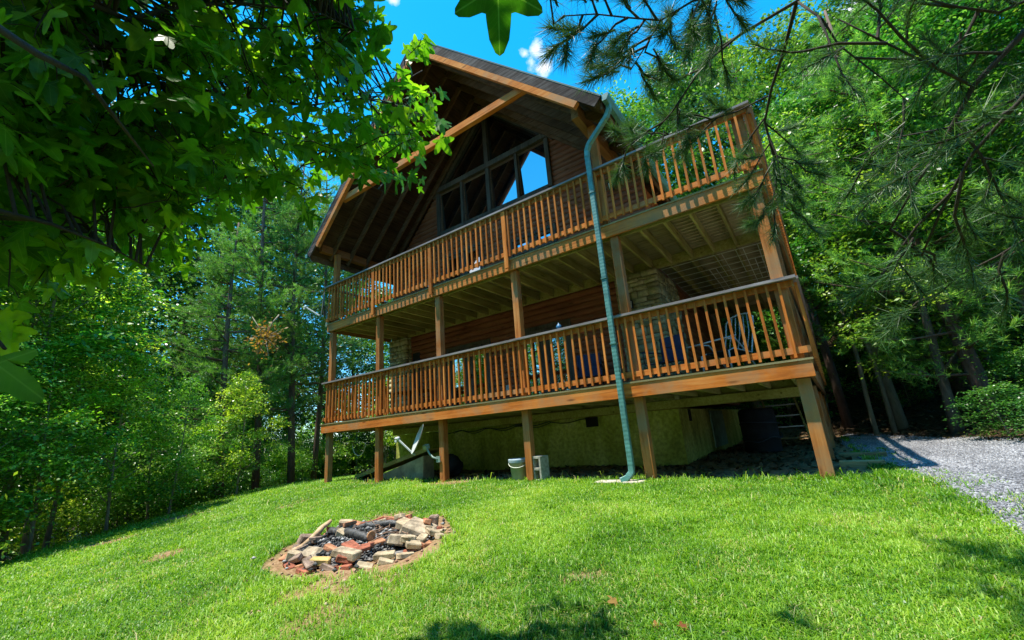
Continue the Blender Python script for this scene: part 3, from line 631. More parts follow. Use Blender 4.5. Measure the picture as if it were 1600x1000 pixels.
# roof
for sg in (-1, 1):
    r = MB(); ex = APX+sg*EX; ez = APZ-EX
    def sl(p, off): return off
    nrm = Vector((sg, 0, 1)).normalized()
    def slab(mb, t0, t1, ya, yb, s0=0.0, s1=EX):
        P = []
        for s_, t_ in ((s0, t0), (s1, t0), (s1, t1), (s0, t1)):
            x = APX+sg*s_; z = APZ-s_; P.append((x+nrm.x*t_, z+nrm.z*t_))
        if s0 == 0.0: P[0] = (APX, APZ+t0*1.414); P[3] = (APX, APZ+t1*1.414)
        vs = [(x, ya, z) for x, z in P]+[(x, yb, z) for x, z in P]
        mb.add(vs, [(0,1,2,3), (7,6,5,4), (0,4,5,1), (1,5,6,2), (2,6,7,3), (3,7,4,0)] if sg < 0 else [(3,2,1,0), (4,5,6,7), (1,5,4,0), (2,6,5,1), (3,7,6,2), (0,4,7,3)])
    top = MB(); slab(top, -.015, .012, RY0-.045, RY1); 
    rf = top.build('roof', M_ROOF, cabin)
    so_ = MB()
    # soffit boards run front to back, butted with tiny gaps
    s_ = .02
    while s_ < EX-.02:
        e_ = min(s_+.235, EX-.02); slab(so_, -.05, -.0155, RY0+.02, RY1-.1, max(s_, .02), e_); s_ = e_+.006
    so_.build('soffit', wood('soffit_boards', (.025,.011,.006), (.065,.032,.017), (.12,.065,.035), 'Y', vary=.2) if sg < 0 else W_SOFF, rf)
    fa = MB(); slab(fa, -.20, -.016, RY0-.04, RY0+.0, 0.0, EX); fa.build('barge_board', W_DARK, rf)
    ir = MB(); slab(ir, -.325, -.205, RY0-.045, RY0+.05, .22, EX-.28); ir.build('verge_rafter', W_X, rf)
    for yy in (-.05, .52, 1.1, 1.68, 2.02):
        ra = MB(); slab(ra, -.215, -.052, yy, yy+.05, .12, EX-.06); ra.build('rafter', W_RAFT, rf)
    for yy in (3, 4, 5, 6, 7, 8, 9, 10, 11):
        ra = MB(); slab(ra, -.215, -.052, yy, yy+.05, 4.25, EX-.03); ra.build('rafter', W_RAFT, rf)
    # sub-fascia along the eave
    xa = APX+sg*(EX-.03); boxo('eave_board', W_RAFT, rf, min(xa, xa-sg*.035), max(xa, xa-sg*.035), RY0+.05, RY1-.1, ez-.19, ez-.03)
    # gutter
    gt = MB(); xg = ex+sg*.005; prof = [(0, 0), (0, -.12), (.075*sg, -.12), (.115*sg, -.05), (.12*sg, 0), (.105*sg, 0), (.10*sg, -.045), (.068*sg, -.108), (.012*sg, -.108), (.012*sg, 0)]
    ya, yb = RY0-.03, RY1-.05; n_ = len(prof)
    vs = [(xg+a_, ya, ez+.01+b_) for a_, b_ in prof]+[(xg+a_, yb, ez+.01+b_) for a_, b_ in prof]
    fs = [(i, (i+1) % n_, (i+1) % n_+n_, i+n_) for i in range(n_)]+[tuple(range(4, -1, -1)), tuple(n_+q for q in range(0, 5))]
    gt.add(vs, fs); 
    if sg > 0:
        gutter = gt.build('gutter', M_GREEN, cabin)
    else: gt.build('gutter', M_GREEN, cabin)
# eave beams on the upper posts, and tie beam
for xb in (-.02, 8.14):
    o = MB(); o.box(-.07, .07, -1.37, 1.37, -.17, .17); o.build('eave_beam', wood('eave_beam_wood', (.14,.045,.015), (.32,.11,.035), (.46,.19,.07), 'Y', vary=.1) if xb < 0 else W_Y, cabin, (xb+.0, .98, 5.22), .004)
m = MB(); m.box(-3.02, 3.02, -.055, .055, -.085, .085); m.build('tie_beam', W_X, cabin, (4.21, -.49, 6.20), .004)
# downspout: rectangular pipe with ribs
def rect_pipe(mb, pts, w_, d_, ribs=False):
    pts = [Vector(p) for p in pts]; rings = []
    dense = []
    for i in range(len(pts)-1):
        L_ = (pts[i+1]-pts[i]).length; n_ = max(1, int(L_/.03)) if ribs else 1
        for k_ in range(n_): dense.append((pts[i].lerp(pts[i+1], k_/n_), i+k_))
    dense.append((pts[-1], 0))
    up = Vector((0, 1, 0))
    for i, (p, k_) in enumerate(dense):
        t_ = (dense[min(i+1, len(dense)-1)][0]-dense[max(i-1, 0)][0]).normalized()
        sd = t_.cross(up); sd = sd.normalized() if sd.length > .3 else Vector((1, 0, 0)); u_ = sd.cross(t_).normalized()
        e = .0016 if (ribs and i % 2) else 0
        ww = w_/2-e; dd = d_/2-e
        rings.append([p+sd*a_*ww+u_*b_*dd for a_, b_ in ((-1,-.8),(-.8,-1),(.8,-1),(1,-.8),(1,.8),(.8,1),(-.8,1),(-1,.8))])
    vs = [q for r_ in rings for q in r_]; fs = []
    for i in range(len(rings)-1):
        for k_ in range(8): a_ = i*8+k_; b_ = i*8+(k_+1) % 8; fs.append((a_, b_, b_+8, a_+8))
    fs += [tuple(range(8)), tuple(len(rings)*8-8+q for q in range(7, -1, -1))]
    mb.add(vs, fs)
m = MB(); dsy = -.225
cur = [(8.80, -.46, 4.93), (8.79, -.45, 4.82), (8.72, -.42, 4.73), (8.62, -.38, 4.68), (8.42, -.30, 4.58), (8.28, -.25, 4.50), (8.215, dsy, 4.40), (8.205, dsy, 4.28)]
rect_pipe(m, cur, .085, .085, True); rect_pipe(m, [(8.205, dsy, 4.28), (8.205, dsy, -1.02)], .085, .07, True)
rect_pipe(m, [(8.205, dsy, -1.0), (8.20, dsy-.01, -1.08), (8.14, dsy-.05, -1.15), (8.05, dsy-.09, -1.185)], .085, .075, True)
for z in (3.55, 1.95, .85): m.box(8.155, 8.255, dsy-.045, dsy+.045, z-.008, z+.008)
m.build('downspout', M_GREEN, gutter)

# ---------------------------------------------------------------- decks
def side_x(y): return 10.6+.028*y
Y2 = 8.3
def deck(zb, name, label):
    d = empty(name, (0, 0, 0), parent=cabin); d['label'] = label
    upper = zb > 1
    fm = W_X if not upper else W_SHADE
    yf = -.068 if upper else -.135
    boxo('rim_beam', fm, d, -.06, 10.68, yf, -.022, zb, zb+BH)
    if upper: boxo('header_beam', W_JOIST, d, -.02, 10.62, .075, .115, zb+.0, zb+BH-.003)
    # side rims, butted to the front beam
    boxo('side_rim', W_Y, d, -.06, -.02, -.018, YW-.1, zb, zb+BH)
    m = MB(); m.bar((10.645, -.018, zb+BH/2), (side_x(Y2)+.045, Y2, zb+BH/2), .045, BH); m.build('side_rim', W_Y, d)
    # ledger under the wall line and beyond the house corner
    boxo('ledger', W_JOIST, d, 0.0, 10.58, YW-.09, YW-.045, zb-.002, zb+BH-.004)
    boxo('ledger', W_JOIST, d, 8.56, side_x(Y2)-.02, Y2-.05, Y2, zb, zb+BH-.004)
    if not upper: boxo('girder', W_JOIST, d, 0.2, 10.5, YW-.2, YW-.095, zb-.16, zb-.004)
    n_ = 0; x = .30
    while x < 10.5:
        boxo('joist', W_JOIST, d, x-.02, x+.02, .118 if upper else -.018, YW-.093, zb+.012, zb+BH-.006); x += .405
    x = 8.75
    while x < 10.5:
        boxo('joist', W_JOIST, d, x-.02, x+.02, YW-.04, Y2-.055, zb+.012, zb+BH-.006); x += .405
    # deck boards, run along X
    bd = MB(); y = -.084 if upper else -.145; zt = zb+BH
    while y < YW-.02:
        y1_ = y+.138; bd.box(-.10, 10.70, y, y1_, zt, zt+.026); y = y1_+.006
    while y < Y2:
        y1_ = y+.138; bd.box(8.40, side_x(y)+.09, y, y1_, zt, zt+.026); y = y1_+.006
    bd.build('deck_boards', W_BOARD, d)
    return d
lower = deck(0.0, 'lower_deck', 'lower wooden porch deck')
upper = deck(ZU, 'upper_deck', 'upper wooden deck')
def railing(zd, zcap, parent, name, newels, label):
    r = empty(name, (0, 0, 0), parent=parent if False else cabin); r['label'] = label
    ub = zd > 1; rb = (-.105, -.068) if ub else (-.058, -.0205); by = (rb[0]-.0192); cy_ = (-.168, -.03) if ub else (-.135, -.0205)
    # front
    boxo('cap_rail', W_CAP, r, -.12, 10.74, cy_[0], cy_[1], zcap-.038, zcap)
    boxo('top_rail', W_Z, r, -.08, 10.68, rb[0], rb[1], zcap-.13, zcap-.042)
    boxo('bottom_rail', W_X, r, -.08, 10.68, rb[0], rb[1], zd+.075, zd+.16)
    proto = MB(); hb = (zcap-.05)-(zd+.03); sx = .0165
    proto.box(-sx, sx, -sx, sx, -hb/2, hb/2)
    me = None
    xs = []
    for a_, b_ in zip(XS[:-1], XS[1:]):
        n_ = 15 if b_ < 10 else 17
        for k_ in range(n_): xs.append(a_+(b_-a_)*(k_+.5)/n_)
    for x in xs:
        if newels and min(abs(x-q) for q in newels) < .06: continue
        if me is None: o = proto.build('baluster', W_Z, r, (0, 0, 0)); me = o.data
        else: o = link('baluster', me, r)
        o.location = (x+R_.uniform(-.007, .007), by, zd+.03+hb/2+R_.uniform(-.008, .008)); o.rotation_euler = (R_.uniform(-.006, .006), R_.uniform(-.010, .010), R_.uniform(-.06, .06))
    for q in newels:
        boxo('newel', W_Z, r, q-.045, q+.045, by-.02, rb[0]-.001, ZU+.03 if zd > 1 else zd-.0, zcap-.05)
    # right-hand side, running back beside the driveway
    def sx_(y): return side_x(y)+.12
    m = MB(); m.bar((sx_(-.04)-.02, -.045, zcap-.019), (sx_(Y2)-.02, Y2, zcap-.019), .14, .038); m.build('cap_rail', W_CAPY, r)
    m = MB(); m.bar((sx_(0)-.035, -.04, zcap-.086), (sx_(Y2)-.035, Y2, zcap-.086), .038, .088); m.build('top_rail', W_Y, r)
    m = MB(); m.bar((sx_(0)-.035, -.08, zd+.118), (sx_(Y2)-.035, Y2, zd+.118), .038, .085); m.build('bottom_rail', W_Y, r)
    y = .12; m = MB(); k_ = 0
    while y < Y2:
        if k_ < 14:
            o = link('baluster', me, r); o.location = (sx_(y)+.003, y, zd+.03+hb/2)
        else: m.box(sx_(y)-.0155, sx_(y)+.0215, y-sx, y+sx, zd+.03, zcap-.05)
        y += .16; k_ += 1
    tag(m.build('far_balusters', W_Z, r), 'row of balusters at the back of the side rail', kind='stuff')
    # left-hand side
    boxo('cap_rail', W_CAPY, r, -.17, -.03, -.04, YW-.2, zcap-.038, zcap)
    boxo('bottom_rail', W_Y, r, -.112, -.075, -.08, YW-.2, zd+.075, zd+.16)
    m = MB(); y = .1
    while y < YW-.2: m.box(-.15, -.113, y-sx, y+sx, zd+.03, zcap-.05); y += .16
    tag(m.build('left_balusters', W_Z, r), 'balusters on the left end of the rail', kind='stuff')
    return r
ZD1 = BH+.026; ZD2 = ZU+BH+.026
railing(ZD1, 1.322, lower, 'lower_railing', [], 'orange stained railing round the lower porch')
railing(ZD2, 4.055, upper, 'upper_railing', [BAY-.06, 2*BAY-.08, 3*BAY-.03], 'orange stained railing round the upper deck')
# posts
for i, x in enumerate(XS):
    h = .07 if i < 5 else .076
    zf = gz(x, .03)-.15
    x_ = x if i < 5 else 10.60-.06
    xo = [.06, .0, .0, .03, .07, .0][i]
    boxo('post', W_POST, cabin, x_-h+xo, x_+h+xo, -.018, 2*h-.018-(.003), zf, -.003, .006)
    boxo('post', W_POST, cabin, x_-h+xo, x_+h+xo, -.016, 2*h-.02, ZD1+.004, ZU-.003, .006)
    m = MB(); m.box(x_-h+xo-.0, x_+h+xo, -.0175, 2*h-.02, .0, BH); m.build('post_block', W_POST, cabin)
for x in (.12, 8.27): boxo('post', W_POST, cabin, x-.07, x+.07, -.015, .12, ZD2+.003, 5.05, .006)
boxo('post', W_POST, cabin, 10.46, 10.63, -.015, .14, ZD2+.003, 4.01, .006)
for y in (2.3, 5.3, Y2-.1):
    x_ = side_x(y)-.06
    boxo('post', W_POST, cabin, x_-.07, x_+.07, y-.07, y+.07, gz(x_, y)-.1, -.004, .004)
    boxo('post', W_POST, cabin, x_-.07, x_+.07, y-.07, y+.07, ZD1+.004, ZU-.004, .004)
# diagonal side stair stringer end seen below the right corner
# lanterns
def lantern(x, y, z, par):
    b_ = MB(); b_.box(x-.04, x+.04, y-.02, y+.0, z-.08, z+.08); b_.tube([(x, y-.02, z+.05), (x, y-.07, z+.12), (x, y-.12, z+.11)], .008, 6)
    b_.lathe([(.0,.10),(.03,.095),(.075,.05),(.062,.045),(.062,.04)], (x, y-.12, z), 8, False); b_.lathe([(.04,-.10),(.045,-.11),(0,-.12)], (x, y-.12, z), 8, False)
    for k_ in range(4):
        a_ = k_*PI/2+PI/4; b_.bar((x+.055*math.cos(a_), y-.12+.055*math.sin(a_), z+.045), (x+.038*math.cos(a_), y-.12+.038*math.sin(a_), z-.10), .008, .008)
    o = b_.build('wall_lantern', M_DKMETAL, par)
    c_ = MB(); c_.lathe([(.05,.04),(.036,-.098)], (x, y-.12, z), 8, False); c_.build('lantern_glass', simple('frosted_glass', (.62,.60,.50), .3, 0, .05, 5), o)
lantern(7.88, 1.97, 2.04, cabin); lantern(7.80, YW-.045, 5.0, cabin); lantern(1.75, YW-.045, 4.2, cabin)
# wiring looped along the sill
m = MB(); pts = []
for k_ in range(30):
    x = 1.8+k_*.16; pts.append((x, 2.17-.0, -.18-.07*abs(math.sin(k_*.55))))
m.tube(pts, .012, 6); m.tube([(p[0]+.05, p[1]-.02, p[2]-.03+.02*math.sin(i)) for i, p in enumerate(pts[4:24])], .01, 6)
m.box(4.55, 4.70, 2.12, 2.19, -.24, -.10); m.build('wiring', M_DKMETAL, cabin)
# upright outlet box on the lower wall
m = MB(); m.box(4.36, 4.46, YW-.10, YW-.03, .62, .80); m.build('outlet_box', M_GREY, cabin)

# ---------------------------------------------------------------- things round the cabin
# grid of thin pale rods under the boards of the side porch
m = MB()
for k_ in range(9):
    y = YW+.02+k_*.40; 
    m.tube([(8.55, y, ZU-.02), (side_x(y)-.05, y, ZU-.02)], .006, 4, cap=False)
for k_ in range(10):
    x = 9.35+k_*.125
    if k_ in (4,): continue
    a_ = YW+.02+(R_.choice([0, 0, .8]) if k_ not in (8, 6) else 0); m.tube([(x, a_, ZU-.028), (x, min(YW+3.2, a_+R_.choice([.8, 1.6, 3.2]) if k_ not in (6, 8) else YW+3.2), ZU-.028)], .006, 4, cap=False)
tag(m.build('rod_grid', M_WIRE), 'grid of thin pale rods hung under the boards of the side porch', 'wire mesh')
def dish(root, c, face, arm_tip, mount, scale=1.0, back_dark=False):
    # c dish centre, face = direction it looks
    c = Vector(c); fdir = Vector(face).normalized(); q = fdir.to_track_quat('Z', 'Y').to_matrix()
    prof = [(0, 0), (.08, .004), (.16, .016), (.24, .036), (.30, .058), (.305, .064), (.295, .062), (.235, .043), (.155, .022), (.08, .010), (0, .006)]
    d = MB()
    d.lathe([(r_*scale, z_*scale) for r_, z_ in prof], (0, 0, 0), 28, True, q @ Matrix.Diagonal((1, 1.12, 1)))
    d.build('reflector', M_GREY if not back_dark else simple('dark_grey_dish', (.10,.115,.12), .5, 0, .1, 4), root, c)
    a_ = MB(); low = c + q @ Vector((0, 0, .02)); 
    a_.bar(Vector(mount[0]), Vector(arm_tip), .022, .03); a_.build('feed_arm', M_GREY, root)
    l = MB(); tip = Vector(arm_tip); dd = (c-tip).normalized(); qq = dd.to_track_quat('Z', 'Y').to_matrix()
    l.lathe([(0,-.06),(.022,-.06),(.025,-.01),(.038,.0),(.040,.045),(.030,.06),(0,.06)], tip, 12, True, qq); l.obox(tip-Vector((0,0,.055))-dd*.03, (.05,.05,.06), qq); l.build('receiver', M_WHITE, root)
    mt = MB(); mt.tube([Vector(p) for p in mount[1]], .021, 10); 
    mt.obox(mount[1][0], (.10, .10, .09), Matrix.Rotation(.3, 3, 'X')); mt.obox(mount[1][-1], (.02, .11, .12), Matrix.Rotation(PI/2, 3, 'Z')); mt.build('mast', simple('green_grey_mast', (.22,.30,.25), .5, 0, .1, 6), root)
r = empty('satellite_dish', (4.1, -.02, -.8), 0, 'pale grey satellite dish tipped on its side, bolted to the foot of a deck post', 'satellite dish')
def rel(p, root): return tuple(Vector(p)-root.location)
dish(r, rel((3.62, -.10, -.36), r), tuple(-.93*RX-.40*DN-.24*FW), rel((2.92, -.12, -.30), r), (rel((3.46, -.10, -.68), r), [rel(p, r) for p in ((3.78, -.08, -.52), (3.86, -.07, -.66), (3.95, -.06, -.74), (4.09, -.05, -.78))]), .98)
r = empty('satellite_dish', (-.10, -.06, 3.0), 0, 'dark satellite dish with its arm pointing left at the corner of the upper deck', 'satellite dish')
dish(r, rel((-.42, .05, 3.66), r), tuple(-.93*RX-.12*DN-.45*FW), rel((-1.30, -.05, 3.78), r), (rel((-.60, .0, 3.36), r), [rel(p, r) for p in ((-.36, .06, 3.55), (-.30, .04, 3.3), (-.2, .0, 3.1), (-.11, -.05, 2.98))]), 1.05, True)
# bucket
bx, by = 5.93, .16; bz = gz(bx, by)
r = empty('bucket', (bx, by, bz), .4, 'grey plastic bucket with a clamped pale lid beside a deck post', 'bucket')
m = MB(); m.lathe([(.115,0),(.118,.004),(.148,.25),(.157,.255),(.157,.275),(.15,.28),(.15,.30)], (0,0,0), 28); m.lathe([(0,.002),(.115,0)], (0,0,0), 28); r.scale = (1.12, 1.12, 1.2); m.build('pail', simple('green_grey_plastic', (.30,.32,.24), .5, 0, .1, 5), r)
m = MB(); m.lathe([(.163,.27),(.166,.30),(.166,.318),(.155,.325),(.14,.318),(0,.322)], (0,0,0), 28); m.build('lid', simple('blue_grey_plastic', (.36,.44,.48), .4, 0, .08, 5), r)
m = MB(); m.tube([(.16*math.cos(a_), -.165*abs(math.sin(a_))-.01, .27-.07*math.sin(a_)) for a_ in np.linspace(0, PI, 14)], .005, 6); m.build('bucket_handle', M_WIRE, r)
# cinder block standing on end
bx, by = 6.44, .10; r = empty('cinder_block', (bx, by, gz(bx, by)-.02), -.22, 'pale concrete cinder block standing on end beside a deck post', 'block')
m = MB(); W_, H_, D_ = .21, .43, .21; t_ = .045
m.box(-W_/2, -W_/2+t_, -D_/2, D_/2, 0, H_); m.box(W_/2-t_, W_/2, -D_/2, D_/2, 0, H_)
for z in (0, H_/2-t_/2, H_-t_): m.box(-W_/2+t_, W_/2-t_, -D_/2+.002, D_/2-.002, z+.001, z+t_-.001)
m.build('block_shell', M_CONC, r, (0,0,0), .004)
# clay pot shard and slab at the downspout
m = MB(); m.lathe([(.05,0),(.075,.12),(.085,.12),(.085,.15),(.07,.15),(.045,.02),(0,.02)], (0,0,0), 18, True, Matrix.Rotation(1.25, 3, 'Y')); tag(m.build('flower_pot', M_CLAY, None, (5.70, .40, gz(5.7,.4)+.07)), 'small terracotta pot lying on its side behind the bucket', 'flower pot')
m = MB(); m.box(-.36, .36, -.13, .13, -.03, .035); o = m.build('splash_slab', simple('pale_slab', (.48,.40,.33), .9, 0, .15, 10), None, (8.0, -.22, gz(8, -.22)+.01), .01); tag(o, 'flat pinkish concrete slab under the mouth of the downspout', 'slab')
# boards and tarp under the left end of the deck
m = MB(); a_ = Vector((.6, .75, gz(.6, .75)+.03)); b_ = Vector((3.05, .95, -.60)); m.bar(a_, b_, .62, .035); m.bar(a_+Vector((.1,-.34,.03)), b_+Vector((.05,-.34,.02)), .05, .09); tag(m.build('ramp_board', W_JOIST), 'weathered sheet of board propped up as a ramp behind the deck posts', 'board')
m = MB(); m.add([(1.2,.45,-1.22),(3.1,.45,-1.22),(3.1,.48,-.72),(3.1,.8,-1.22),(1.2,.8,-1.22),(3.1,.8,-.72)], [(0,1,2),(3,4,5),(1,3,5,2),(0,2,5,4)]); tag(m.build('plywood_sheet', simple('grey_plywood', (.32,.27,.16), .9, 0, .25, 4)), 'triangular grey plywood offcut standing below the ramp board', 'plywood')
def lumpy(name, c, size, mat, label, cat, seed=0, n=14):
    m = MB(); prof = []
    vs = []; fs = []; rr = random.Random(seed); nu, nv = n*2, n
    ph = [rr.uniform(0, 6) for _ in range(6)]
    for j in range(nv+1):
        th = PI*j/nv
        for i in range(nu):
            f_ = 2*PI*i/nu; k_ = 1+.16*math.sin(3*f_+ph[0]+2*th)+.10*math.sin(7*f_+ph[1])*math.sin(4*th+ph[2])+.05*math.sin(13*f_+9*th)
            vs.append((size[0]*k_*math.sin(th)*math.cos(f_), size[1]*k_*math.sin(th)*math.sin(f_), size[2]*(math.cos(th)*k_)))
    for j in range(nv):
        for i in range(nu): a_ = j*nu+i; b_ = j*nu+(i+1) % nu; fs.append((a_, a_+nu, b_+nu, b_))
    m.add(vs, fs, True); o = m.build(name, mat, None, c); tag(o, label, cat); return o
lumpy('tarp_bundle', (3.55, .9, -.98), (.26, .22, .22), M_BLACK, 'crumpled black tarp bundle beside the ramp board', 'tarp', 3)
m = MB(); m.tube([(2.1+.12*math.cos(a_)*2.2, 1.9, -.42-.30*math.sin(a_)) for a_ in np.linspace(0, PI, 16)], .010, 6); 
o = m.build('hanging_rope', M_ROPE, None, (-1.0, -1.7, .10)); tag(o, 'loop of pale rope hanging from the underside of the lower deck', 'rope')
m = MB(); m.tube([(0,0,0),(.06,0,.2),(.16,0,.02),(.20,0,-.02)], .012, 6); tag(m.build('bent_pipe', M_DKMETAL, None, (1.55, 2.0, -1.05)), 'short bent dark pipe leaning on the foundation corner', 'pipe')
# drum and ladder under the side porch
r = empty('barrel', (9.42, 5.0, gz(9.42, 5.0)), 0, 'large black plastic barrel standing under the side porch', 'barrel')
m = MB(); m.lathe([(0,0),(.36,0),(.38,.05),(.38,.3),(.40,.32),(.38,.34),(.38,.62),(.40,.64),(.38,.66),(.38,.9),(.34,.97),(0,.98)], (0,0,0), 28); m.build('drum', M_BLACK, r)
m = MB(); m.tube([(.43*math.cos(a_), .43*math.sin(a_), .35+.05*a_+.03*math.sin(5*a_)) for a_ in np.linspace(-2.6, 1.2, 40)], .012, 6); m.tube([(.42*math.cos(a_), .42*math.sin(a_), .62-.03*a_) for a_ in np.linspace(-2.4, 1, 30)], .012, 6); m.build('hose', simple('blue_black_hose', (.03,.05,.07), .4, 0, .1, 5), r)
r = empty('ladder', (10.0, 6.2, gz(10, 6.2)), .15, 'wooden ladder resting against the girder under the side porch', 'ladder')
for k_ in (-.36, .36):
    m = MB(); m.bar((k_, 0, .02), (k_-.12, .38, 1.15), .04, .09, (0,1,0)); m.build('rail', W_JOIST, r)
for k_ in range(4):
    z = .18+k_*.27; m = MB(); m.box(-.36-.03*k_, .36-.03*k_, .03+.09*k_, .12+.09*k_, z, z+.03); m.build('rung', M_GREY if k_ else W_BOARD, r)
# timber sills by the side posts
for (x, y, l, lb) in ((10.95, 1.25, .5, 'short grey timber block nearest the corner post of the deck'), (11.05, 2.7, .62, 'longer timber block further back beside the grass strip')):
    m = MB(); m.box(-l/2, l/2, -.07, .07, 0, .10); tag(m.build('timber_block', W_BOARD, None, (x, y, gz(x, y)-.02), .006), lb, 'timber', 'timber blocks beside the side deck')
# furniture on the lower deck
def camp_chair(x, y, rz, label, mat=M_BLUE):
    r = empty('camp_chair', (x, y, ZD1), rz, label, 'chair', 'blue chairs on the lower deck')
    m = MB(); s_ = .25
    for a_, b_ in (((-s_,-s_,0),(s_,s_,.42)), ((s_,-s_,0),(-s_,s_,.42)), ((-s_,-s_,0),(-s_,s_,.42)), ((s_,-s_,0),(s_,s_,.42)), ((-s_,s_,0),(-s_,-s_,.42)), ((s_,s_,0),(s_,-s_,.42)), ((-s_,s_,0),(-s_-.02,s_+.06,.92)), ((s_,s_,0),(s_+.02,s_+.06,.92)), ((-s_,-s_,.4),(-s_,-s_,.62)), ((s_,-s_,.4),(s_,-s_,.62))): m.tube([a_, b_], .009, 6)
    m.build('chair_frame', M_DKMETAL, r)
    m = MB(); m.obox((0, 0, .40), (.5, .5, .012), Matrix.Rotation(.08, 3, 'X')); m.build('seat', mat, r)
    m = MB(); m.obox((0, s_+.04, .66), (.5, .012, .50), Matrix.Rotation(-.08, 3, 'X')); m.build('backrest', mat, r)
    for k_ in (-s_, s_):
        m = MB(); m.obox((k_, 0, .62), (.06, .52, .012), Matrix.Rotation(.02, 3, 'X')); m.build('armrest', mat, r)
    return r
camp_chair(6.9, 1.55, .3, 'dark blue folding camp chair between the glazed double door and the downspout')
camp_chair(8.55, 1.25, -.4, 'dark blue folding camp chair in front of the right stone pier')
r = empty('patio_table', (1.7, 1.45, ZD1), 0, 'low dark wooden table near the left stone pier on the lower deck', 'table')
m = MB()
for k_ in range(5): m.box(-.55, .55, -.36+k_*.146, -.36+k_*.146+.138, .68, .71)
m.build('table_top', W_RAFT, r)
for a_ in (-.48, .48):
    for b_ in (-.3, .3): boxo('leg', W_RAFT, r, a_-.035, a_+.035, b_-.035, b_+.035, 0, .678)
r = empty('lounge_chair', (9.55, 1.55, ZD1), -.5, 'patio chair of pale curved metal tube behind the right end of the lower railing', 'chair')
m = MB()
for s_ in (-.27, .27):
    m.tube([(s_, -.35, 0), (s_, -.33, .42), (s_, -.2, .46), (s_, .25, .40), (s_, .42, .8), (s_, .5, 1.05), (s_*.6, .52, 1.14), (0, .52, 1.16)], .014, 8)
    m.tube([(s_, .38, 0), (s_, .1, .42), (s_, -.1, .62), (s_, -.38, .62)], .014, 8)
m.tube([(-.27, -.35, .02), (.27, -.35, .02)], .012, 8); m.tube([(-.27, .38, .02), (.27, .38, .02)], .012, 8); m.tube([(-.6,-.4,.62),(.5,-.4,.62)], .014, 8); m.tube([(-.6,-.4,.62),(-.6,-.4,0)], .014, 8)
m.build('chair_frame', M_GREY, r)
m = MB(); m.obox((0, .02, .43), (.5, .5, .02), Matrix.Rotation(-.1, 3, 'X')); m.build('seat', M_BLACK, r)
for k_ in range(5): m = MB(); m.tube([(-.18+.09*k_, .27, .44), (-.18+.09*k_, .44, .8), (-.15+.075*k_, .52, 1.12)], .009, 6); m.build('slat', M_GREY, r)
m = MB(); m.lathe([(0,-.05),(.03,-.045),(.05,-.01),(.05,.02),(.03,.05),(.012,.06),(.012,.08),(0,.08)], (0,0,0), 16); m.tube([(0,0,-.05),(.01,.02,-.2),(.0,.03,-.28)], .008, 6); tag(m.build('bird_feeder', M_BLUEP, None, (7.12, .05, 1.39)), 'small round blue ornament standing just above the lower porch rail', 'ornament')

# ---------------------------------------------------------------- fire pit
PX, PY = PITC[0], PITC[1]; PR = .77
def rock(name, c, size, rz, tilt, mat, label, group, seed, cat='brick', rough=.3):
    rr = random.Random(seed); m = MB(); V_ = []; n_ = 2
    # chipped box: corners jittered, one extra edge ring
    P = []
    for sx_ in (-1, 1):
        for sy_ in (-1, 1):
            for sz_ in (-1, 1): P.append(Vector((sx_*size[0]/2*(1-rough*rr.random()), sy_*size[1]/2*(1-rough*rr.random()), sz_*size[2]/2*(1-rough*rr.random()))))
    fs = [(0,1,3,2), (4,6,7,5), (0,4,5,1), (2,3,7,6), (0,2,6,4), (1,5,7,3)]
    m.add(P, fs); o = m.build(name, mat, None, c, min(size)*.13); o.rotation_euler = (tilt[0], tilt[1], rz)
    tag(o, label, cat, group); return o
M_BR = simple('red_brick', (.30,.10,.06), .9, 0, .34, 11, .2, .006); M_BR2 = simple('orange_brick', (.40,.185,.10), .9, 0, .34, 10, .2, .006); M_BR3 = simple('soot_grey_brick', (.24,.17,.13), .9, 0, .42, 9, .2, .006)
M_TAN = simple('tan_stone', (.44,.34,.22), .9, 0, .32, 8, .2, .01); M_GST = simple('grey_fieldstone', (.35,.275,.19), .9, 0, .38, 8, .2, .012)
kinds = [(M_BR, 'red'), (M_BR2, 'orange'), (M_BR3, 'soot stained grey'), (M_TAN, 'pale tan')]
nring = 27
for k_ in range(nring):
    a_ = 2*PI*k_/nring+R_.uniform(-.05, .05); 
    # angle measured so that 0 faces the camera right
    for lay in range((2 if k_ % 4 else 3) if math.sin(a_) > -.1 else (2 if k_ % 2 else 1)):
        rad = PR+R_.uniform(-.05, .07)-.05*lay; x = PX+rad*math.cos(a_); y = PY+rad*math.sin(a_)
        mt, cn = kinds[R_.choice([0, 0, 1, 2, 3, 3] if y > PY-.2 else [0, 1, 2, 2, 3])]
        z = gz(x, y)+.012+lay*.052
        sz = (R_.uniform(.17, .23), R_.uniform(.09, .12), R_.uniform(.055, .075))
        rock('brick', (x, y, z), sz, a_+PI/2+R_.uniform(-.5, .5), (R_.uniform(-.35, .35)+.1, R_.uniform(-.35, .35)), mt, '%s brick set in the ring of the fire pit' % cn, 'bricks ringing the fire pit: '+cn, k_*7+lay)
def pitp(u, v, dz=.07):
    p = hit(u, v); k_ = .80/max(.80, math.hypot(p[0]-PX, p[1]-PY)); x_ = PX+(p[0]-PX)*k_; y_ = PY+(p[1]-PY)*k_; return (x_, y_, gz(x_, y_)+dz)
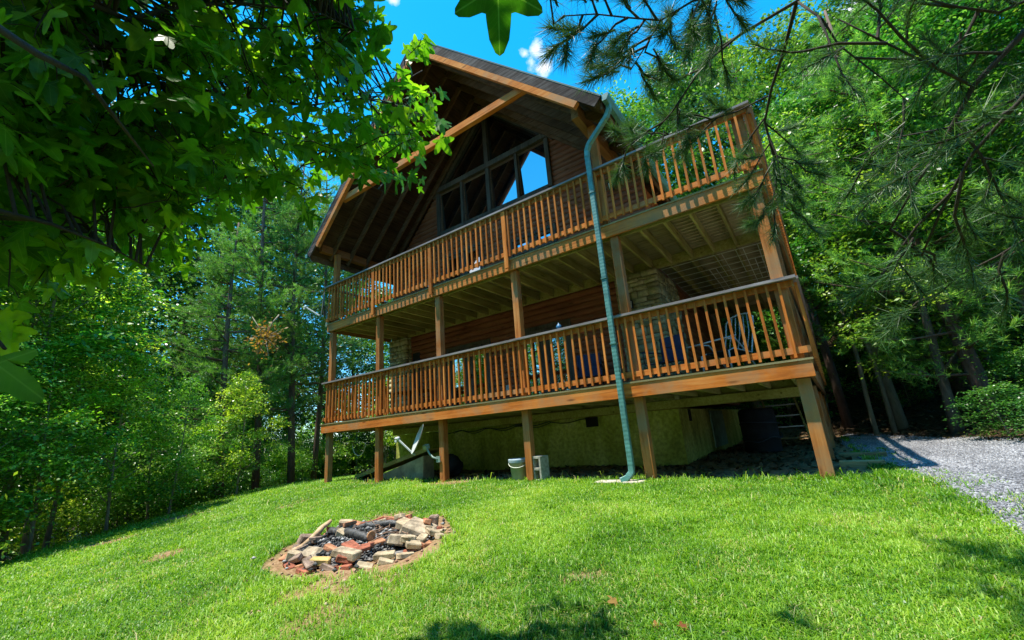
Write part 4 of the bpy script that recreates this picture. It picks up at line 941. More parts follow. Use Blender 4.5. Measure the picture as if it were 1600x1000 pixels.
for i, (u, v, s, rz, tl, mt, lb) in enumerate([
    (655, 838, (.42,.36,.16), .5, (.15,.35), M_GST, 'large flat grey stone leaning on the right rim of the fire pit'),
    (628, 858, (.36,.26,.13), .8, (-.2,.2), M_GST, 'grey stone slab in front of the large flat one on the fire pit rim'),
    (636, 836, (.26,.2,.12), .2, (.1,.3), M_TAN, 'rounded tan stone behind the large flat one on the right rim'),
    (486, 878, (.26,.20,.15), .3, (.3,.1), M_GST, 'squat grey stone at the lower left of the fire pit'),
    (459, 882, (.15,.12,.10), .9, (.1,.3), M_TAN, 'small pale stone furthest left in front of the fire pit'),
    (541, 883, (.36,.15,.09), .2, (.0,.1), M_GST, 'long grey stone lying along the near rim of the fire pit'),
    (502, 888, (.22,.12,.07), .6, (.1,.1), simple('yellow_tan_stone', (.55,.38,.14), .9, 0, .2, 9, .2, .01), 'yellowish flat stone below the near rim of the fire pit'),
    (549, 868, (.26,.16,.08), -.2, (.1,.2), M_BR, 'broad red slab on the near rim of the fire pit'),
    (524, 826, (.20,.12,.12), .9, (.3,.2), M_TAN, 'upright pale stone at the far left of the rim'),
    (660, 826, (.24,.11,.08), 1.0, (.1,.3), M_BR, 'red brick tilted up at the far right of the rim'),
    (678, 828, (.12,.10,.20), .4, (.1,.1), M_BR3, 'dark brick stood upright at the right end of the rim'),
    (535, 848, (.14,.12,.10), .4, (.3,.4), M_TAN, 'small tan rock inside the fire pit'),
    (474, 852, (.30,.16,.12), 1.2, (.1,.2), M_BR3, 'sooty block on the left rim under the bare log'),
    ]): rock('stone', pitp(u, v, .06+.02*(i % 3)), s, rz, tl, mt, lb, None, 400+i, 'stone', .3)
for i, (u, v, rz) in enumerate([(516, 870, .2), (566, 872, .9), (588, 862, 1.5), (574, 866, .1), (648, 812, .6), (630, 822, 2.0), (612, 820, 1.2), (510, 838, 2.2), (546, 818, .3), (600, 812, .5)]):
    cn = ['orange', 'red'][i % 2]; rock('brick', pitp(u, v, .08), (.19, .095, .06), rz, (R_.uniform(-.3, .3), R_.uniform(-.3, .3)), [M_BR2, M_BR][i % 2], '%s brick tossed loose on the pile of the fire pit' % cn, 'loose bricks in the fire pit: '+cn, 600+i)
def burnt_log(p0, p1, r0, mat, label, cut=None):
    p0 = Vector(p0); p1 = Vector(p1); c = (p0+p1)/2; m = MB(); n_ = 10; pts = []; rad = []
    for i in range(n_+1): f_ = i/n_; pts.append(p0.lerp(p1, f_)-c+Vector((R_.uniform(-.008, .008), R_.uniform(-.008, .008), -.03+.018*math.sin(5*f_+r0*90)))); rad.append(r0*(.8+.14*math.sin(9*f_+r0*50)+R_.uniform(-.12, .12)))
    m.tube(pts, rad, 12); o = m.build('charred_log', mat, None, c); tag(o, label, 'log'); 
    if cut:
        e = MB(); dr = (p1-p0).normalized(); e.lathe([(0, .003), (r0*.9, .0), (r0*.92, -.02)], (0, 0, 0), 12, False, dr.to_track_quat('Z', 'Y').to_matrix()); e.build('cut_end', cut, o, p1-c+dr*.008)
    return o
M_CHAR = simple('charred_wood', (.045,.043,.042), .55, 0, .6, 22, .6, .02)
M_CUT = simple('burnt_cut_end', (.38,.20,.09), .8, 0, .3, 14)
a_ = pitp(518, 842, .13); b_ = pitp(580, 860, .14); burnt_log(a_, b_, .055, M_CHAR, 'charred black log with a pale cut end, nearest across the fire pit', M_CUT)
burnt_log(pitp(572, 832, .13), pitp(628, 834, .12), .045, M_CHAR, 'charred black log at the back right of the fire pit')
burnt_log(pitp(530, 834, .10), pitp(600, 830, .11), .04, M_CHAR, 'thinner charred log lying behind the one with the pale end')
burnt_log(pitp(455, 872, .08), pitp(492, 838, .20), .035, simple('bleached_log', (.46,.30,.17), .85, 0, .25, 12), 'bare bleached stick leaning on the left rim of the fire pit')
m = MB()
for k_ in range(60):
    p = Vector(pitp(R_.uniform(580, 640), R_.uniform(828, 862), .07+R_.uniform(0, .05))); d = Vector((R_.uniform(-1, 1), R_.uniform(-1, 1), R_.uniform(-.2, .35)))*R_.uniform(.05, .13); m.tube([p-d, p+d], .004, 4)
tag(m.build('kindling', simple('dry_twigs', (.27,.16,.10), .9, 0, .3, 10)), 'scatter of thin dry brown twigs in the right half of the fire pit', 'twigs', kind='stuff')
V = []; 
x = PX+rng.normal(0, .30, 1300); y = PY+rng.normal(0, .30, 1300)
tag(link('charcoal', pebbles('charcoal', x, y, .03+rng.random(1300)*.05, .01, .035, tinted('charcoal_bits', [(0, (.02,.02,.02)), (.7, (.06,.06,.06)), (1, (.45,.44,.43))]), rng.random(1300))), 'black charcoal and white ash crumbs on the floor of the fire pit', 'charcoal', kind='stuff')
x = PX+rng.normal(0, .9, 500); y = PY+rng.normal(0, .9, 500); k = (np.hypot(x-PX, y-PY) > .85) & (np.hypot(x-PX, y-PY) < 1.7); x = x[k]; y = y[k]
tag(link('brick_crumbs', pebbles('brick_crumbs', x, y, .012, .008, .028, tinted('crumbs', [(0, (.3,.11,.06)), (1, (.45,.34,.24))]), rng.random(len(x)))), 'small crumbs of brick and stone round the outside of the fire pit', 'rubble', kind='stuff')
# ================================================================ VEGETATION
def leaf_quads(C, Nn, size, asp=.55, fold=0):
    n = len(C); Nn = Nn/np.linalg.norm(Nn, axis=1, keepdims=True)
    a = rng.normal(size=(n, 3)); D = np.cross(Nn, a); D /= np.linalg.norm(D, axis=1, keepdims=True)+1e-9; E_ = np.cross(Nn, D)
    s = (size*rng.uniform(.65, 1.3, n))[:, None]/2
    V = np.stack([C-D*s, C+E_*s*asp-D*s*.1, C+D*s, C-E_*s*asp-D*s*.1], 1).reshape(-1, 3)
    return V, np.arange(4*n).reshape(-1, 4)
def crown_mesh(name, h, r, base, nclump, nspray, nleaf, size, mat, seed, top=.5):
    global rng
    rs = np.random.default_rng(seed)
    # clump centres on an uneven ellipsoid
    cs = []
    for i in range(nclump):
        f_ = (i+.5)/nclump; z = base+(h-base)*f_**.85; prof = math.sin(PI*min(1, .12+.88*(1-f_)**.75*1.0))**.7 if False else (1-abs(2*f_-(1-top*.6))**2*.62)
        prof = max(.15, min(1, (1-f_)*2.2))*min(1, .45+f_*2.4); a = i*2.4+rs.uniform(-.5, .5); rr = r*prof*rs.uniform(.45, 1.0)
        cs.append((rr*math.cos(a), rr*math.sin(a), z, rs.uniform(.6, 1.15)*r*.34))
    cs = np.array(cs)
    nspray = int(nspray*.62); nleaf = int(nleaf*1.4); size *= .9
    ci = rs.integers(0, nclump, nclump*nspray); d = rs.normal(size=(len(ci), 3)); d /= np.linalg.norm(d, axis=1, keepdims=True); rad = rs.uniform(.35, 1, len(ci))**.5
    sc = cs[ci, :3]+d*(cs[ci, 3]*rad)[:, None]*np.array([1, 1, .72]); 
    up = d*np.array([.5, .5, .1])+np.array([0, 0, 1.]) + rs.normal(0, .2, (len(ci), 3))
    li = np.repeat(np.arange(len(ci)), nleaf); n = len(li); un = up[li]/np.linalg.norm(up[li], axis=1, keepdims=True)
    o = rs.normal(size=(n, 3))*(.21*r/3+.10); o -= un*(o*un).sum(1, keepdims=True)*.88
    C = sc[li]+o; Nn = un+rs.normal(0, .36, (n, 3))
    save = rng; rng = rs; V, F = leaf_quads(C, Nn, size); rng = save
    tint = np.clip(rs.normal(.42, .2, n)+rs.normal(0, .2, len(ci))[li]+.12*rs.normal(size=nclump)[ci[li]], 0, 1)
    return np_mesh(name, V, F, mat, tint), cs
def trunk_mesh(name, h, r0, cs, mat, seed, lean=.3, nlimb=14, twigs=True):
    rr = random.Random(seed); m = MB(); pts = []; rad = []; n_ = 9
    ph = rr.uniform(0, 6)
    def ax_(z): f_ = z/h; return Vector((lean*math.sin(f_*2.3+ph)-lean*math.sin(ph), lean*math.cos(f_*1.9+ph)-lean*math.cos(ph), z))
    for i in range(n_+1): z = h*.93*i/n_; pts.append(ax_(z)-Vector((0, 0, .25 if i == 0 else 0))); rad.append(r0*(1-.88*i/n_)*(1.3 if i == 0 else 1))
    m.tube(pts, rad, 9)
    idx = list(range(len(cs))); rr.shuffle(idx)
    for i in idx[:nlimb]:
        c = Vector(cs[i][:3]); z0 = max(h*.12, c.z-.55*math.hypot(c.x, c.y)-.3); a_ = ax_(z0); mid = a_.lerp(c, .55)+Vector((rr.uniform(-.15, .15), rr.uniform(-.15, .15), .12)); rl = r0*.34*(1-z0/h*.6)
        m.tube([a_, mid, c, c+(c-a_)*.18], [rl, rl*.6, rl*.3, rl*.1], 6, cap=False)
    me = bpy.data.meshes.new(name); me.from_pydata(m.v, [], m.f); me.polygons.foreach_set('use_smooth', m.sm); me.materials.append(mat); me.update(); return me
VAR = {}
def make_var(key, h, r, base, ncl, nsp, nlf, size, mat, bark, r0, seed, **kw):
    cm, cs = crown_mesh(key+'_crown', h, r, base, ncl, nsp, nlf, size, mat, seed); tm = trunk_mesh(key+'_trunk', h, r0, cs, bark, seed, **kw); VAR[key] = (cm, tm, h)
make_var('bl0', 12, 3.0, 1.8, 34, 34, 19, .155, LF_A, BARK, .16, 1)
make_var('bl1', 13, 3.4, 3.0, 36, 34, 19, .165, LF_B, BARK, .19, 2)
make_var('bl2', 10, 2.6, 1.2, 30, 38, 22, .12, LF_S, BARKL, .11, 3)
make_var('bl3', 11, 2.7, 2.2, 30, 32, 19, .15, LF_B, BARKL, .13, 4)
make_var('sp0', 5, 1.5, .7, 20, 26, 19, .10, LF_S, BARKL, .045, 5, nlimb=12, lean=.15)
make_var('sp1', 6, 1.7, .9, 22, 26, 19, .105, LF_T, BARKL, .05, 6, nlimb=12, lean=.2)
make_var('sh0', 1.7, 1.15, .15, 14, 26, 18, .08, LF_S, BARKL, .025, 8, nlimb=10, lean=.08)
make_var('sh1', 2.3, 1.3, .2, 15, 26, 18, .085, LF_T, BARKL, .03, 9, nlimb=10, lean=.1)
make_var('sh2', 1.0, .85, .08, 12, 22, 16, .075, LF_T, BARKL, .015, 10, nlimb=8, lean=.05)
make_var('sh3', 1.9, 1.2, .15, 14, 26, 18, .085, LF_B, BARKL, .025, 12, nlimb=10, lean=.08)
make_var('sp2', 6, 1.9, .6, 24, 26, 19, .105, LF_B, BARKL, .05, 13, nlimb=12, lean=.2)
make_var('sp3', 7, 1.5, 3.6, 15, 26, 19, .105, LF_S, BARKL, .055, 21, nlimb=12, lean=.25)
def pine_mesh(key, h, r, base, seed, mat=LF_P, nl=.14):
    rs = np.random.default_rng(seed); rr = random.Random(seed); C = []; D = []; m = MB()
    def ax_(z): return Vector((.25*math.sin(z*.23+seed), .25*math.cos(z*.19+seed), z))-Vector((.25*math.sin(seed), .25*math.cos(seed), 0))
    n_ = 10; m.tube([ax_(h*i/n_)-Vector((0, 0, .3 if i == 0 else 0)) for i in range(n_+1)], [.115*(1-.9*i/n_)+.012 for i in range(n_+1)], 9)
    z = base
    while z < h-.3:
        f_ = (z-base)/(h-base); L_ = r*(1-f_*.85)*(.55+.45*min(1, f_*5)); nb_ = rr.choice([3, 4, 5])
        for k_ in range(nb_):
            if f_ < .15 and rr.random() < .4: continue
            a = rr.uniform(0, 2*PI); l = L_*rr.uniform(.65, 1.1); p0 = ax_(z); tip = p0+Vector((l*math.cos(a), l*math.sin(a), l*rr.uniform(.0, .4))); mid = p0.lerp(tip, .5)+Vector((0, 0, -.05*l))
            m.tube([p0, mid, tip], [.028, .016, .005], 5, cap=False)
            nt_ = int(19*l/1.5)+6
            for j in range(nt_):
                q = rr.uniform(.28, 1.03); c = (p0.lerp(mid, q*2) if q < .5 else mid.lerp(tip, (q-.5)*2)); o = Vector((rr.gauss(0, 1), rr.gauss(0, 1), rr.gauss(0, .55)))*(.16*l*(1.15-q*.5)); C.append(c+o); D.append((tip-p0).normalized()+Vector((rr.gauss(0, .5), rr.gauss(0, .5), .45+rr.gauss(0, .3))))
        z += rr.uniform(.28, .5)
    C = np.array([tuple(c) for c in C]); D = np.array([tuple(d) for d in D]); D /= np.linalg.norm(D, axis=1, keepdims=True); nn = 26; n = len(C)*nn
    ci = np.repeat(np.arange(len(C)), nn); t_ = rs.random(n); dd = D[ci]*.75+rs.normal(0, .55, (n, 3)); dd /= np.linalg.norm(dd, axis=1, keepdims=True)
    P0 = C[ci]+D[ci]*(t_*.16)[:, None]; P1 = P0+dd*(nl*rs.uniform(.7, 1.2, n))[:, None]; W = np.cross(dd, rs.normal(size=(n, 3))); W /= np.linalg.norm(W, axis=1, keepdims=True); W *= .0055
    V = np.stack([P0-W, P0+W, P1], 1).reshape(-1, 3); F = np.arange(3*n).reshape(-1, 3)
    cm = np_mesh(key+'_crown', V, F, mat, np.clip(rs.normal(.45, .2, n)+rs.normal(0, .15, len(C))[ci], 0, 1))
    me = bpy.data.meshes.new(key+'_trunk'); me.from_pydata(m.v, [], m.f); me.polygons.foreach_set('use_smooth', m.sm); me.materials.append(BARKP); me.update(); VAR[key] = (cm, me, h)
pine_mesh('pn0', 15, 3.0, 3.2, 1); pine_mesh('pn1', 13, 2.7, 1.8, 2); pine_mesh('pn2', 9, 2.4, .8, 3)
def plant(key, x, y, sc, rz, name, label, cat, group, tilt=(0, 0), sz=1.0):
    cm, tm, h = VAR[key]; r = empty(name, (x, y, gz(x, y)-.03), rz, label, cat, group); r.scale = (sc, sc, sc*sz); r.rotation_euler = (tilt[0], tilt[1], rz)
    link('trunk', tm, r); link('crown', cm, r); return r
CL = {'bl': ('broadleaf_tree', 'tree'), 'pn': ('pine_tree', 'pine'), 'sp': ('sapling', 'sapling'), 'sh': ('shrub', 'shrub')}
LOOK = {'bl0': 'bright green', 'bl1': 'deep green', 'bl2': 'bright green slender', 'bl3': 'deep green pale barked', 'pn0': 'tall', 'pn1': 'mid sized', 'pn2': 'short bushy', 'sp0': 'bright green', 'sp1': 'deep green', 'sh0': 'bright green', 'sh1': 'deep green', 'sh2': 'low dark green', 'sh3': 'shaded dark green', 'sp2': 'shaded dark green', 'sp3': 'high crowned'}
NOUN = {'bl': 'broadleaf tree', 'pn': 'pine', 'sp': 'leafy sapling', 'sh': 'leafy shrub'}
def side_name(x, y):
    return ('in the woods left of the cabin' if edge_s(x, y) > -1.5 else ('on the hillside right of the driveway' if hill_s(x, y) > -.6 else 'on the slope behind the cabin'))
placed = []
def forest(n, keys, region, mind, smin, smax, rr):
    k_ = 0; tries = 0
    while k_ < n and tries < n*60:
        tries += 1; x, y = region(rr)
        if any((x-a_)**2+(y-b_)**2 < mind**2 for a_, b_ in placed): continue
        P = np.array([[x, y, gz(x, y)]]); q = P[0]-CAM; zc = q@FW
        if zc < 1: continue
        u = 800+FPX*(q@RX)/zc
        if u < -260 or u > 1860: continue
        key = rr.choice(keys); placed.append((x, y)); k_ += 1
        nm, ct = CL[key[:2]]; wh = side_name(x, y)
        plant(key, x, y, rr.uniform(smin, smax), rr.uniform(0, 6.28), nm, '%s %s %s' % (LOOK[key], NOUN[key[:2]], wh), ct, '%ss %s: %s' % (NOUN[key[:2]], wh, LOOK[key]), (rr.uniform(-.05, .05), rr.uniform(-.05, .05)))
rr = random.Random(5)
def left_reg(s0, s1, t0, t1):
    def f_(r_):
        s = r_.uniform(s0, s1); t_ = r_.uniform(t0, t1); return (.15+EN[0]*s-.591*t_, -5.4+EN[1]*s+.806*t_)
    return f_
def right_reg(s0, s1, t0, t1):
    def f_(r_):
        s = r_.uniform(s0, s1); t_ = r_.uniform(t0, t1); return (13.4+.93*s-.36*t_, 4+.36*s+.93*t_)
    return f_
def back_reg(x0, x1, y0, y1): return lambda r_: (r_.uniform(x0, x1), r_.uniform(y0, y1))
SP = [  # individually placed trees that can be picked out in the photograph: key, u, v(base), distance, scale, label
]
def at_ground(u, d):     # ground point in the vertical plane through column u, d metres out
    lo = None
    r0 = RX*(u-800)/FPX + FW; 
    hv = np.array([r0[0], r0[1]]); hv /= np.linalg.norm(hv); return CAM[0]+hv[0]*d, CAM[1]+hv[1]*d
def special(key, u, d, sc, label, tilt=(0, 0), rz=0., sz=1.):
    x, y = at_ground(u, d); placed.append((x, y)); nm, ct = CL[key[:2]]; return plant(key, x, y, sc, rz, nm, label, ct, None, tilt, sz)
special('pn0', 420, 17, .95, 'tall pine whose bare brown trunk stands just left of the cabin eave')
special('pn1', 470, 17, 1.0, 'pine between the tall bare trunked one and the corner of the upper deck')
special('pn0', 500, 19, .9, 'distant tall pine right behind the left end of the decks', rz=2.)
special('pn2', 370, 15.5, 1.0, 'short bushy pine at the edge of the lawn left of the cabin', rz=1.)
special('sp1', 62, 12.5, 1.25, 'sapling with two pale stems nearest the left border of the photo', (.03, .06))
for (u_, d_, sc_, lb_, tl_) in ((66, 11.6, .8, 'thin pale stemmed sapling left of the straight thicker one at the woods edge', (.02, .03)), (84, 11.2, 1.0, 'straight pale trunked sapling, thickest of the row at the left woods edge', (.0, .04)), (112, 12.2, .75, 'slender pale sapling second from the right of the row at the left woods edge', (.0, .0)), (140, 12.0, .85, 'slender sapling leaning right at the end of the row at the left woods edge', (-.05, .16)), (4, 11.0, .95, 'sapling trunk cut by the left border of the photo', (.0, .05))):
    special('sp3', u_, d_+1.4, sc_, lb_, tl_)
special('bl3', 160, 17.5, .9, 'tree with a thick dark trunk showing between the left hand saplings')
special('pn1', 1235, 25, 1.0, 'pine standing high on the hillside above the right end of the upper railing')
special('pn0', 1180, 30, 1.0, 'highest pine on the skyline right of the roof', rz=1.)
special('pn2', 1500, 13.5, 1.3, 'feathery pine near the right border above the driveway shrub')
special('sh3', 1512, 11.3, .62, 'low spreading green shrub on the bank beside the gravel driveway', sz=.75)
special('sh3', 1590, 12.4, .7, 'second shrub on the bank at the right border of the photo')
def topped(key, u, vt, d, label, rz=0.):
    r0 = RX*(u-800)/FPX + DN*(vt-500)/FPX + FW; hl = math.hypot(r0[0], r0[1]); x = CAM[0]+r0[0]/hl*d; y = CAM[1]+r0[1]/hl*d; zt = CAM[2]+r0[2]/hl*d
    sc = (zt-gz(x, y))/VAR[key][2]; placed.append((x, y)); nm, ct = CL[key[:2]]; wx = min(sc, 1.35)
    o = plant(key, x, y, wx, rz, nm, label, ct, '%ss closing the skyline: %s' % (NOUN[key[:2]], label), sz=sc/wx); return o
for i, (key, u, vt, d) in enumerate([('bl0', 975, 165, 21), ('pn0', 1015, 110, 24), ('bl3', 1060, 95, 19), ('bl0', 1105, 75, 22), ('pn1', 1140, 35, 21), ('pn1', 1165, 85, 18), ('bl0', 1210, 60, 20), ('pn0', 1265, 10, 19), ('bl1', 1300, 25, 17), ('pn0', 1345, 40, 16), ('bl3', 1400, 0, 15), ('bl0', 1460, -40, 15), ('bl1', 1530, -60, 14), ('bl0', 1590, -60, 14), ('bl3', 1250, 150, 15.5), ('bl0', 1330, 190, 13.5)]):
    topped(key, u, vt, d, '%s %s rising above the right of the cabin' % (LOOK[key], NOUN[key[:2]]), i*1.3)
for i, (key, u, vt, d) in enumerate([('bl0', 560, 420, 26), ('bl1', 520, 350, 27), ('bl0', 470, 300, 27), ('bl3', 425, 270, 26), ('bl0', 375, 235, 25), ('bl1', 320, 215, 24), ('bl0', 255, 200, 23), ('bl3', 180, 190, 23), ('bl0', 90, 190, 22), ('bl1', 0, 200, 22), ('sp0', 385, 590, 13.8), ('sp1', 290, 590, 12.5), ('sp0', 210, 560, 12), ('sp0', 110, 540, 11.5), ('sp1', 20, 520, 11)]):
    topped(key, u, vt, d, '%s %s rising beyond the left of the lawn' % (LOOK[key], NOUN[key[:2]]), i*1.7)
forest(34, ['sh0', 'sh1', 'sh2'], left_reg(.5, 2.6, -2, 22), .85, .8, 1.25, rr)
forest(26, ['sh1', 'sh0', 'sp0'], left_reg(2.4, 6, -4, 26), 1.2, .8, 1.4, rr)
forest(14, ['sp0', 'sp1', 'sp0'], left_reg(2.2, 7, -4, 26), 1.9, .6, .95, rr)
forest(30, ['bl0', 'bl1', 'bl2', 'bl3', 'bl0', 'pn1', 'pn0'], left_reg(11, 26, -8, 34), 2.6, .85, 1.25, rr)
forest(18, ['sh3', 'sh3', 'sh2'], right_reg(2.8, 6, -6, 22), 1.3, .7, 1.1, rr)
forest(12, ['sh3', 'sp2'], right_reg(2.0, 3.6, -4, 20), 1.3, .5, .8, rr)
forest(22, ['sp2', 'sp1', 'sp2'], right_reg(3.2, 9, -6, 24), 1.7, .7, 1.2, rr)
forest(44, ['bl0', 'bl1', 'bl2', 'bl3', 'bl0', 'bl1', 'pn1', 'pn2'], right_reg(4, 26, -10, 32), 2.3, .75, 1.15, rr)
forest(18, ['sh0', 'sh1', 'sp0', 'sp1'], back_reg(-12, 12, 13.2, 18), 1.5, .8, 1.2, rr)
forest(24, ['bl0', 'bl1', 'bl2', 'bl3', 'pn0'], back_reg(-18, 16, 15, 34), 2.5, .85, 1.2, rr)
forest(40, ['sh0', 'sh1', 'sp0', 'sp1', 'sh1'], back_reg(-16, 1, 6.5, 16), 1.25, .9, 1.35, rr)
forest(30, ['sh0', 'sh1', 'sp0', 'sp1', 'sh1'], back_reg(1, 16, 12.4, 17), 1.1, .9, 1.35, rr)
forest(26, ['bl0', 'bl1', 'bl2', 'bl3', 'pn1'], back_reg(-16, 2, 14, 28), 2.0, .9, 1.25, rr)
forest(22, ['bl0', 'bl1', 'bl3', 'bl0', 'pn0'], back_reg(4, 24, 15, 32), 2.2, 1.1, 1.45, rr)
forest(14, ['bl0', 'bl1', 'bl3', 'bl0', 'pn0'], right_reg(8, 24, -6, 16), 2.2, 1.1, 1.4, rr)
def all_round(n, keys, r0, r1, rr_):
    k_ = 0
    while k_ < n:
        a_ = rr_.uniform(0, 2*PI); d_ = rr_.uniform(r0, r1); x = CAM[0]+d_*math.cos(a_); y = CAM[1]+d_*math.sin(a_)
        if y > CAM[1]+1.5 or any((x-p_[0])**2+(y-p_[1])**2 < 6 for p_ in placed): continue
        key = rr_.choice(keys); placed.append((x, y)); k_ += 1; nm, ct = CL[key[:2]]
        plant(key, x, y, rr_.uniform(.8, 1.1), rr_.uniform(0, 6), nm, '%s %s across the lawn, mirrored in the cabin panes' % (LOOK[key], NOUN[key[:2]]), ct, '%ss across the lawn: %s' % (NOUN[key[:2]], LOOK[key]))
all_round(46, ['bl0', 'bl1', 'bl3', 'pn1'], 13, 22, rr)
# two leaning pale stems behind the deck corner
for (u0, u1, d, lb) in ((1318, 1262, 14.6, 'thin pale leaning trunk closest to the right corner of the deck'), (1345, 1282, 15.0, 'thin pale leaning trunk just right of the one at the deck corner')):
    x, y = at_ground(u0, d); p0 = Vector((x, y, gz(x, y)-.1)); p1 = Vector(tuple(at(u1+10, 330, d+1.2))); r = empty('broadleaf_tree', p0, 0, lb, 'tree')
    m = MB(); n_ = 10; m.tube([(p0.lerp(p1, i/n_)-p0)+Vector((.12*math.sin(i*.9+u0), .1*math.cos(i*.7), 0))*(i/n_) for i in range(n_+1)], [.06-.035*i/n_ for i in range(n_+1)], 9); m.build('trunk', BARKL, r)
    o = link('crown', VAR['sp1'][0], r); o.location = (p1-p0)-Vector((0, 0, 2.2)); o.scale = (.9, .9, .9)
# a dead orange-leaved branch in the left pines
p = at(415, 528, 14.5); rs = np.random.default_rng(3); C = p+rs.normal(0, 1, (260, 3))*np.array([.22, .22, .26]); V, F = leaf_quads(C, rs.normal(size=(260, 3)), .11)
r = empty('dead_branch', tuple(p), 0, 'dead branch with orange brown leaves among the pines left of the cabin', 'branch')
o = link('dead_leaves', np_mesh('dead_leaves', V-p, F, LF_DEAD, rs.random(260)), r); m = MB()
for k_ in range(9): e = Vector((R_.gauss(0, .3), R_.gauss(0, .3), R_.gauss(0, .3))); m.tube([(0, 0, 0), e], .012, 5)
m.tube([(0, 0, 0), tuple(at(425, 505, 14.6)-p), tuple(at(436, 492, 14.8)-p)], [.015, .018, .022], 6); m.build('twigs', BARKL, r)

# ---------------------------------------------------------------- overhanging sweetgum (left) and pine boughs (right)
def star_leaf():
    # five pointed leaf, petiole at origin, tip along +X, length 1
    pts = []; lobes = [(-128, .55), (-66, .86), (0, 1.0), (66, .86), (128, .55)]
    P = [(0.0, 0.0)]
    for i, (a_, l_) in enumerate(lobes):
        an = math.radians(a_)
        for dq, ll in ((-25, .52), (-14, .76), (-5, .95), (0, 1.0), (5, .95), (14, .76), (25, .52)): 
            q = an+math.radians(dq); P.append((.0+l_*ll*math.cos(q), l_*ll*math.sin(q)))
        if i < 4: an2 = math.radians((a_+lobes[i+1][0])/2); P.append((.42*math.cos(an2), .42*math.sin(an2)))
    P = np.array(P); P[:, 0] += .28; P[0] = (.12, 0)
    n = len(P); F = [(0, i, i+1) for i in range(1, n-1)]
    Z = -.16*np.abs(P[:, 1])**1.3 - .12*np.maximum(P[:, 0]-.3, 0)**2
    return np.column_stack([P*.78, Z]), np.array(F)
SLV, SLF = star_leaf()
def norm(a): return a/(np.linalg.norm(a)+1e-9)
class Leaves:
    def __init__(s): s.V = []; s.F = []; s.T = []; s.L = []; s.n = 0
    def add(s, p, d, nrm, size, tint):
        d = norm(d); nrm = norm(nrm-d*np.dot(nrm, d)); e = np.cross(nrm, d)
        V = p+size*(SLV[:, :1]*d+SLV[:, 1:2]*e+SLV[:, 2:3]*nrm*1.0); s.V.append(V); s.F.append(SLF+s.n); s.T.append(np.full(len(SLF), tint)); s.L.append(SLV); s.n += len(V)
    def mesh(s, name, mat):
        me = np_mesh(name, np.concatenate(s.V), np.concatenate(s.F), mat, np.concatenate(s.T))
        a = me.attributes.new('blade', 'FLOAT_VECTOR', 'POINT'); a.data.foreach_set('vector', np.concatenate(s.L).astype(np.float32).ravel()); return me
sgt = empty('sweetgum_tree', (4.6, -9.2, gz(4.6, -9.2)), 0, 'sweetgum with star shaped leaves reaching over the upper left of the lawn', 'tree')
SO = np.array(sgt.location)
rs = np.random.default_rng(77)
LB = {}
br = MB(); lv = Leaves()
mains = [   # polylines (u, v, distance) of the limbs one can follow in the photograph
    [(-260, -60, 1.9), (0, 20, 2.0), (150, 60, 2.1), (250, 130, 2.3), (370, 150, 2.6), (480, 165, 2.9), (590, 150, 3.3), (660, 110, 3.6)],
    [(250, 130, 2.3), (330, 172, 2.5), (420, 215, 2.7), (520, 262, 2.9), (600, 300, 3.1)],
    [(-260, 20, 1.3), (0, 45, 1.2), (60, 85, 1.15), (130, 120, 1.1), (185, 190, 1.15), (240, 260, 1.3)],
    [(-200, -130, 1.9), (100, -10, 1.9), (200, 30, 2.1), (290, 8, 2.3), (380, 5, 2.4), (500, 20, 2.5), (560, 50, 2.6)],
    [(-260, 300, 1.7), (-40, 320, 1.7), (80, 350, 1.8), (170, 385, 1.9), (235, 420, 2.0)],
    [(-200, 150, 2.2), (60, 200, 2.3), (200, 250, 2.5), (330, 290, 2.6), (430, 320, 2.8)],
]
wm = [[at(*q) for q in mpl] for mpl in mains]
for i, mpl in enumerate(wm):
    n_ = len(mpl); br.tube([tuple(q-SO) for q in mpl], [.013*(1-.8*j/(n_-1))*([1, .7, .7, .8, .7, .9][i]) for j in range(n_)], 7)
allp = []
for mpl in wm:
    for a_, b_ in zip(mpl[:-1], mpl[1:]):
        for k_ in range(8): allp.append(a_+(b_-a_)*k_/8)
allp = np.array(allp)
def in_poly(u, v, poly):
    c = False; j = len(poly)-1
    for i in range(len(poly)):
        if (poly[i][1] > v) != (poly[j][1] > v) and u < (poly[j][0]-poly[i][0])*(v-poly[i][1])/(poly[j][1]-poly[i][1])+poly[i][0]: c = not c
        j = i
    return c
POLY = [(-150, -150), (540, -150), (548, 20), (535, 95), (470, 120), (560, 108), (640, 80), (682, 112), (668, 165), (640, 205), (645, 262), (612, 285), (560, 232), (500, 262), (440, 285), (370, 285), (310, 325), (245, 380), (180, 365), (90, 375), (-150, 370)]
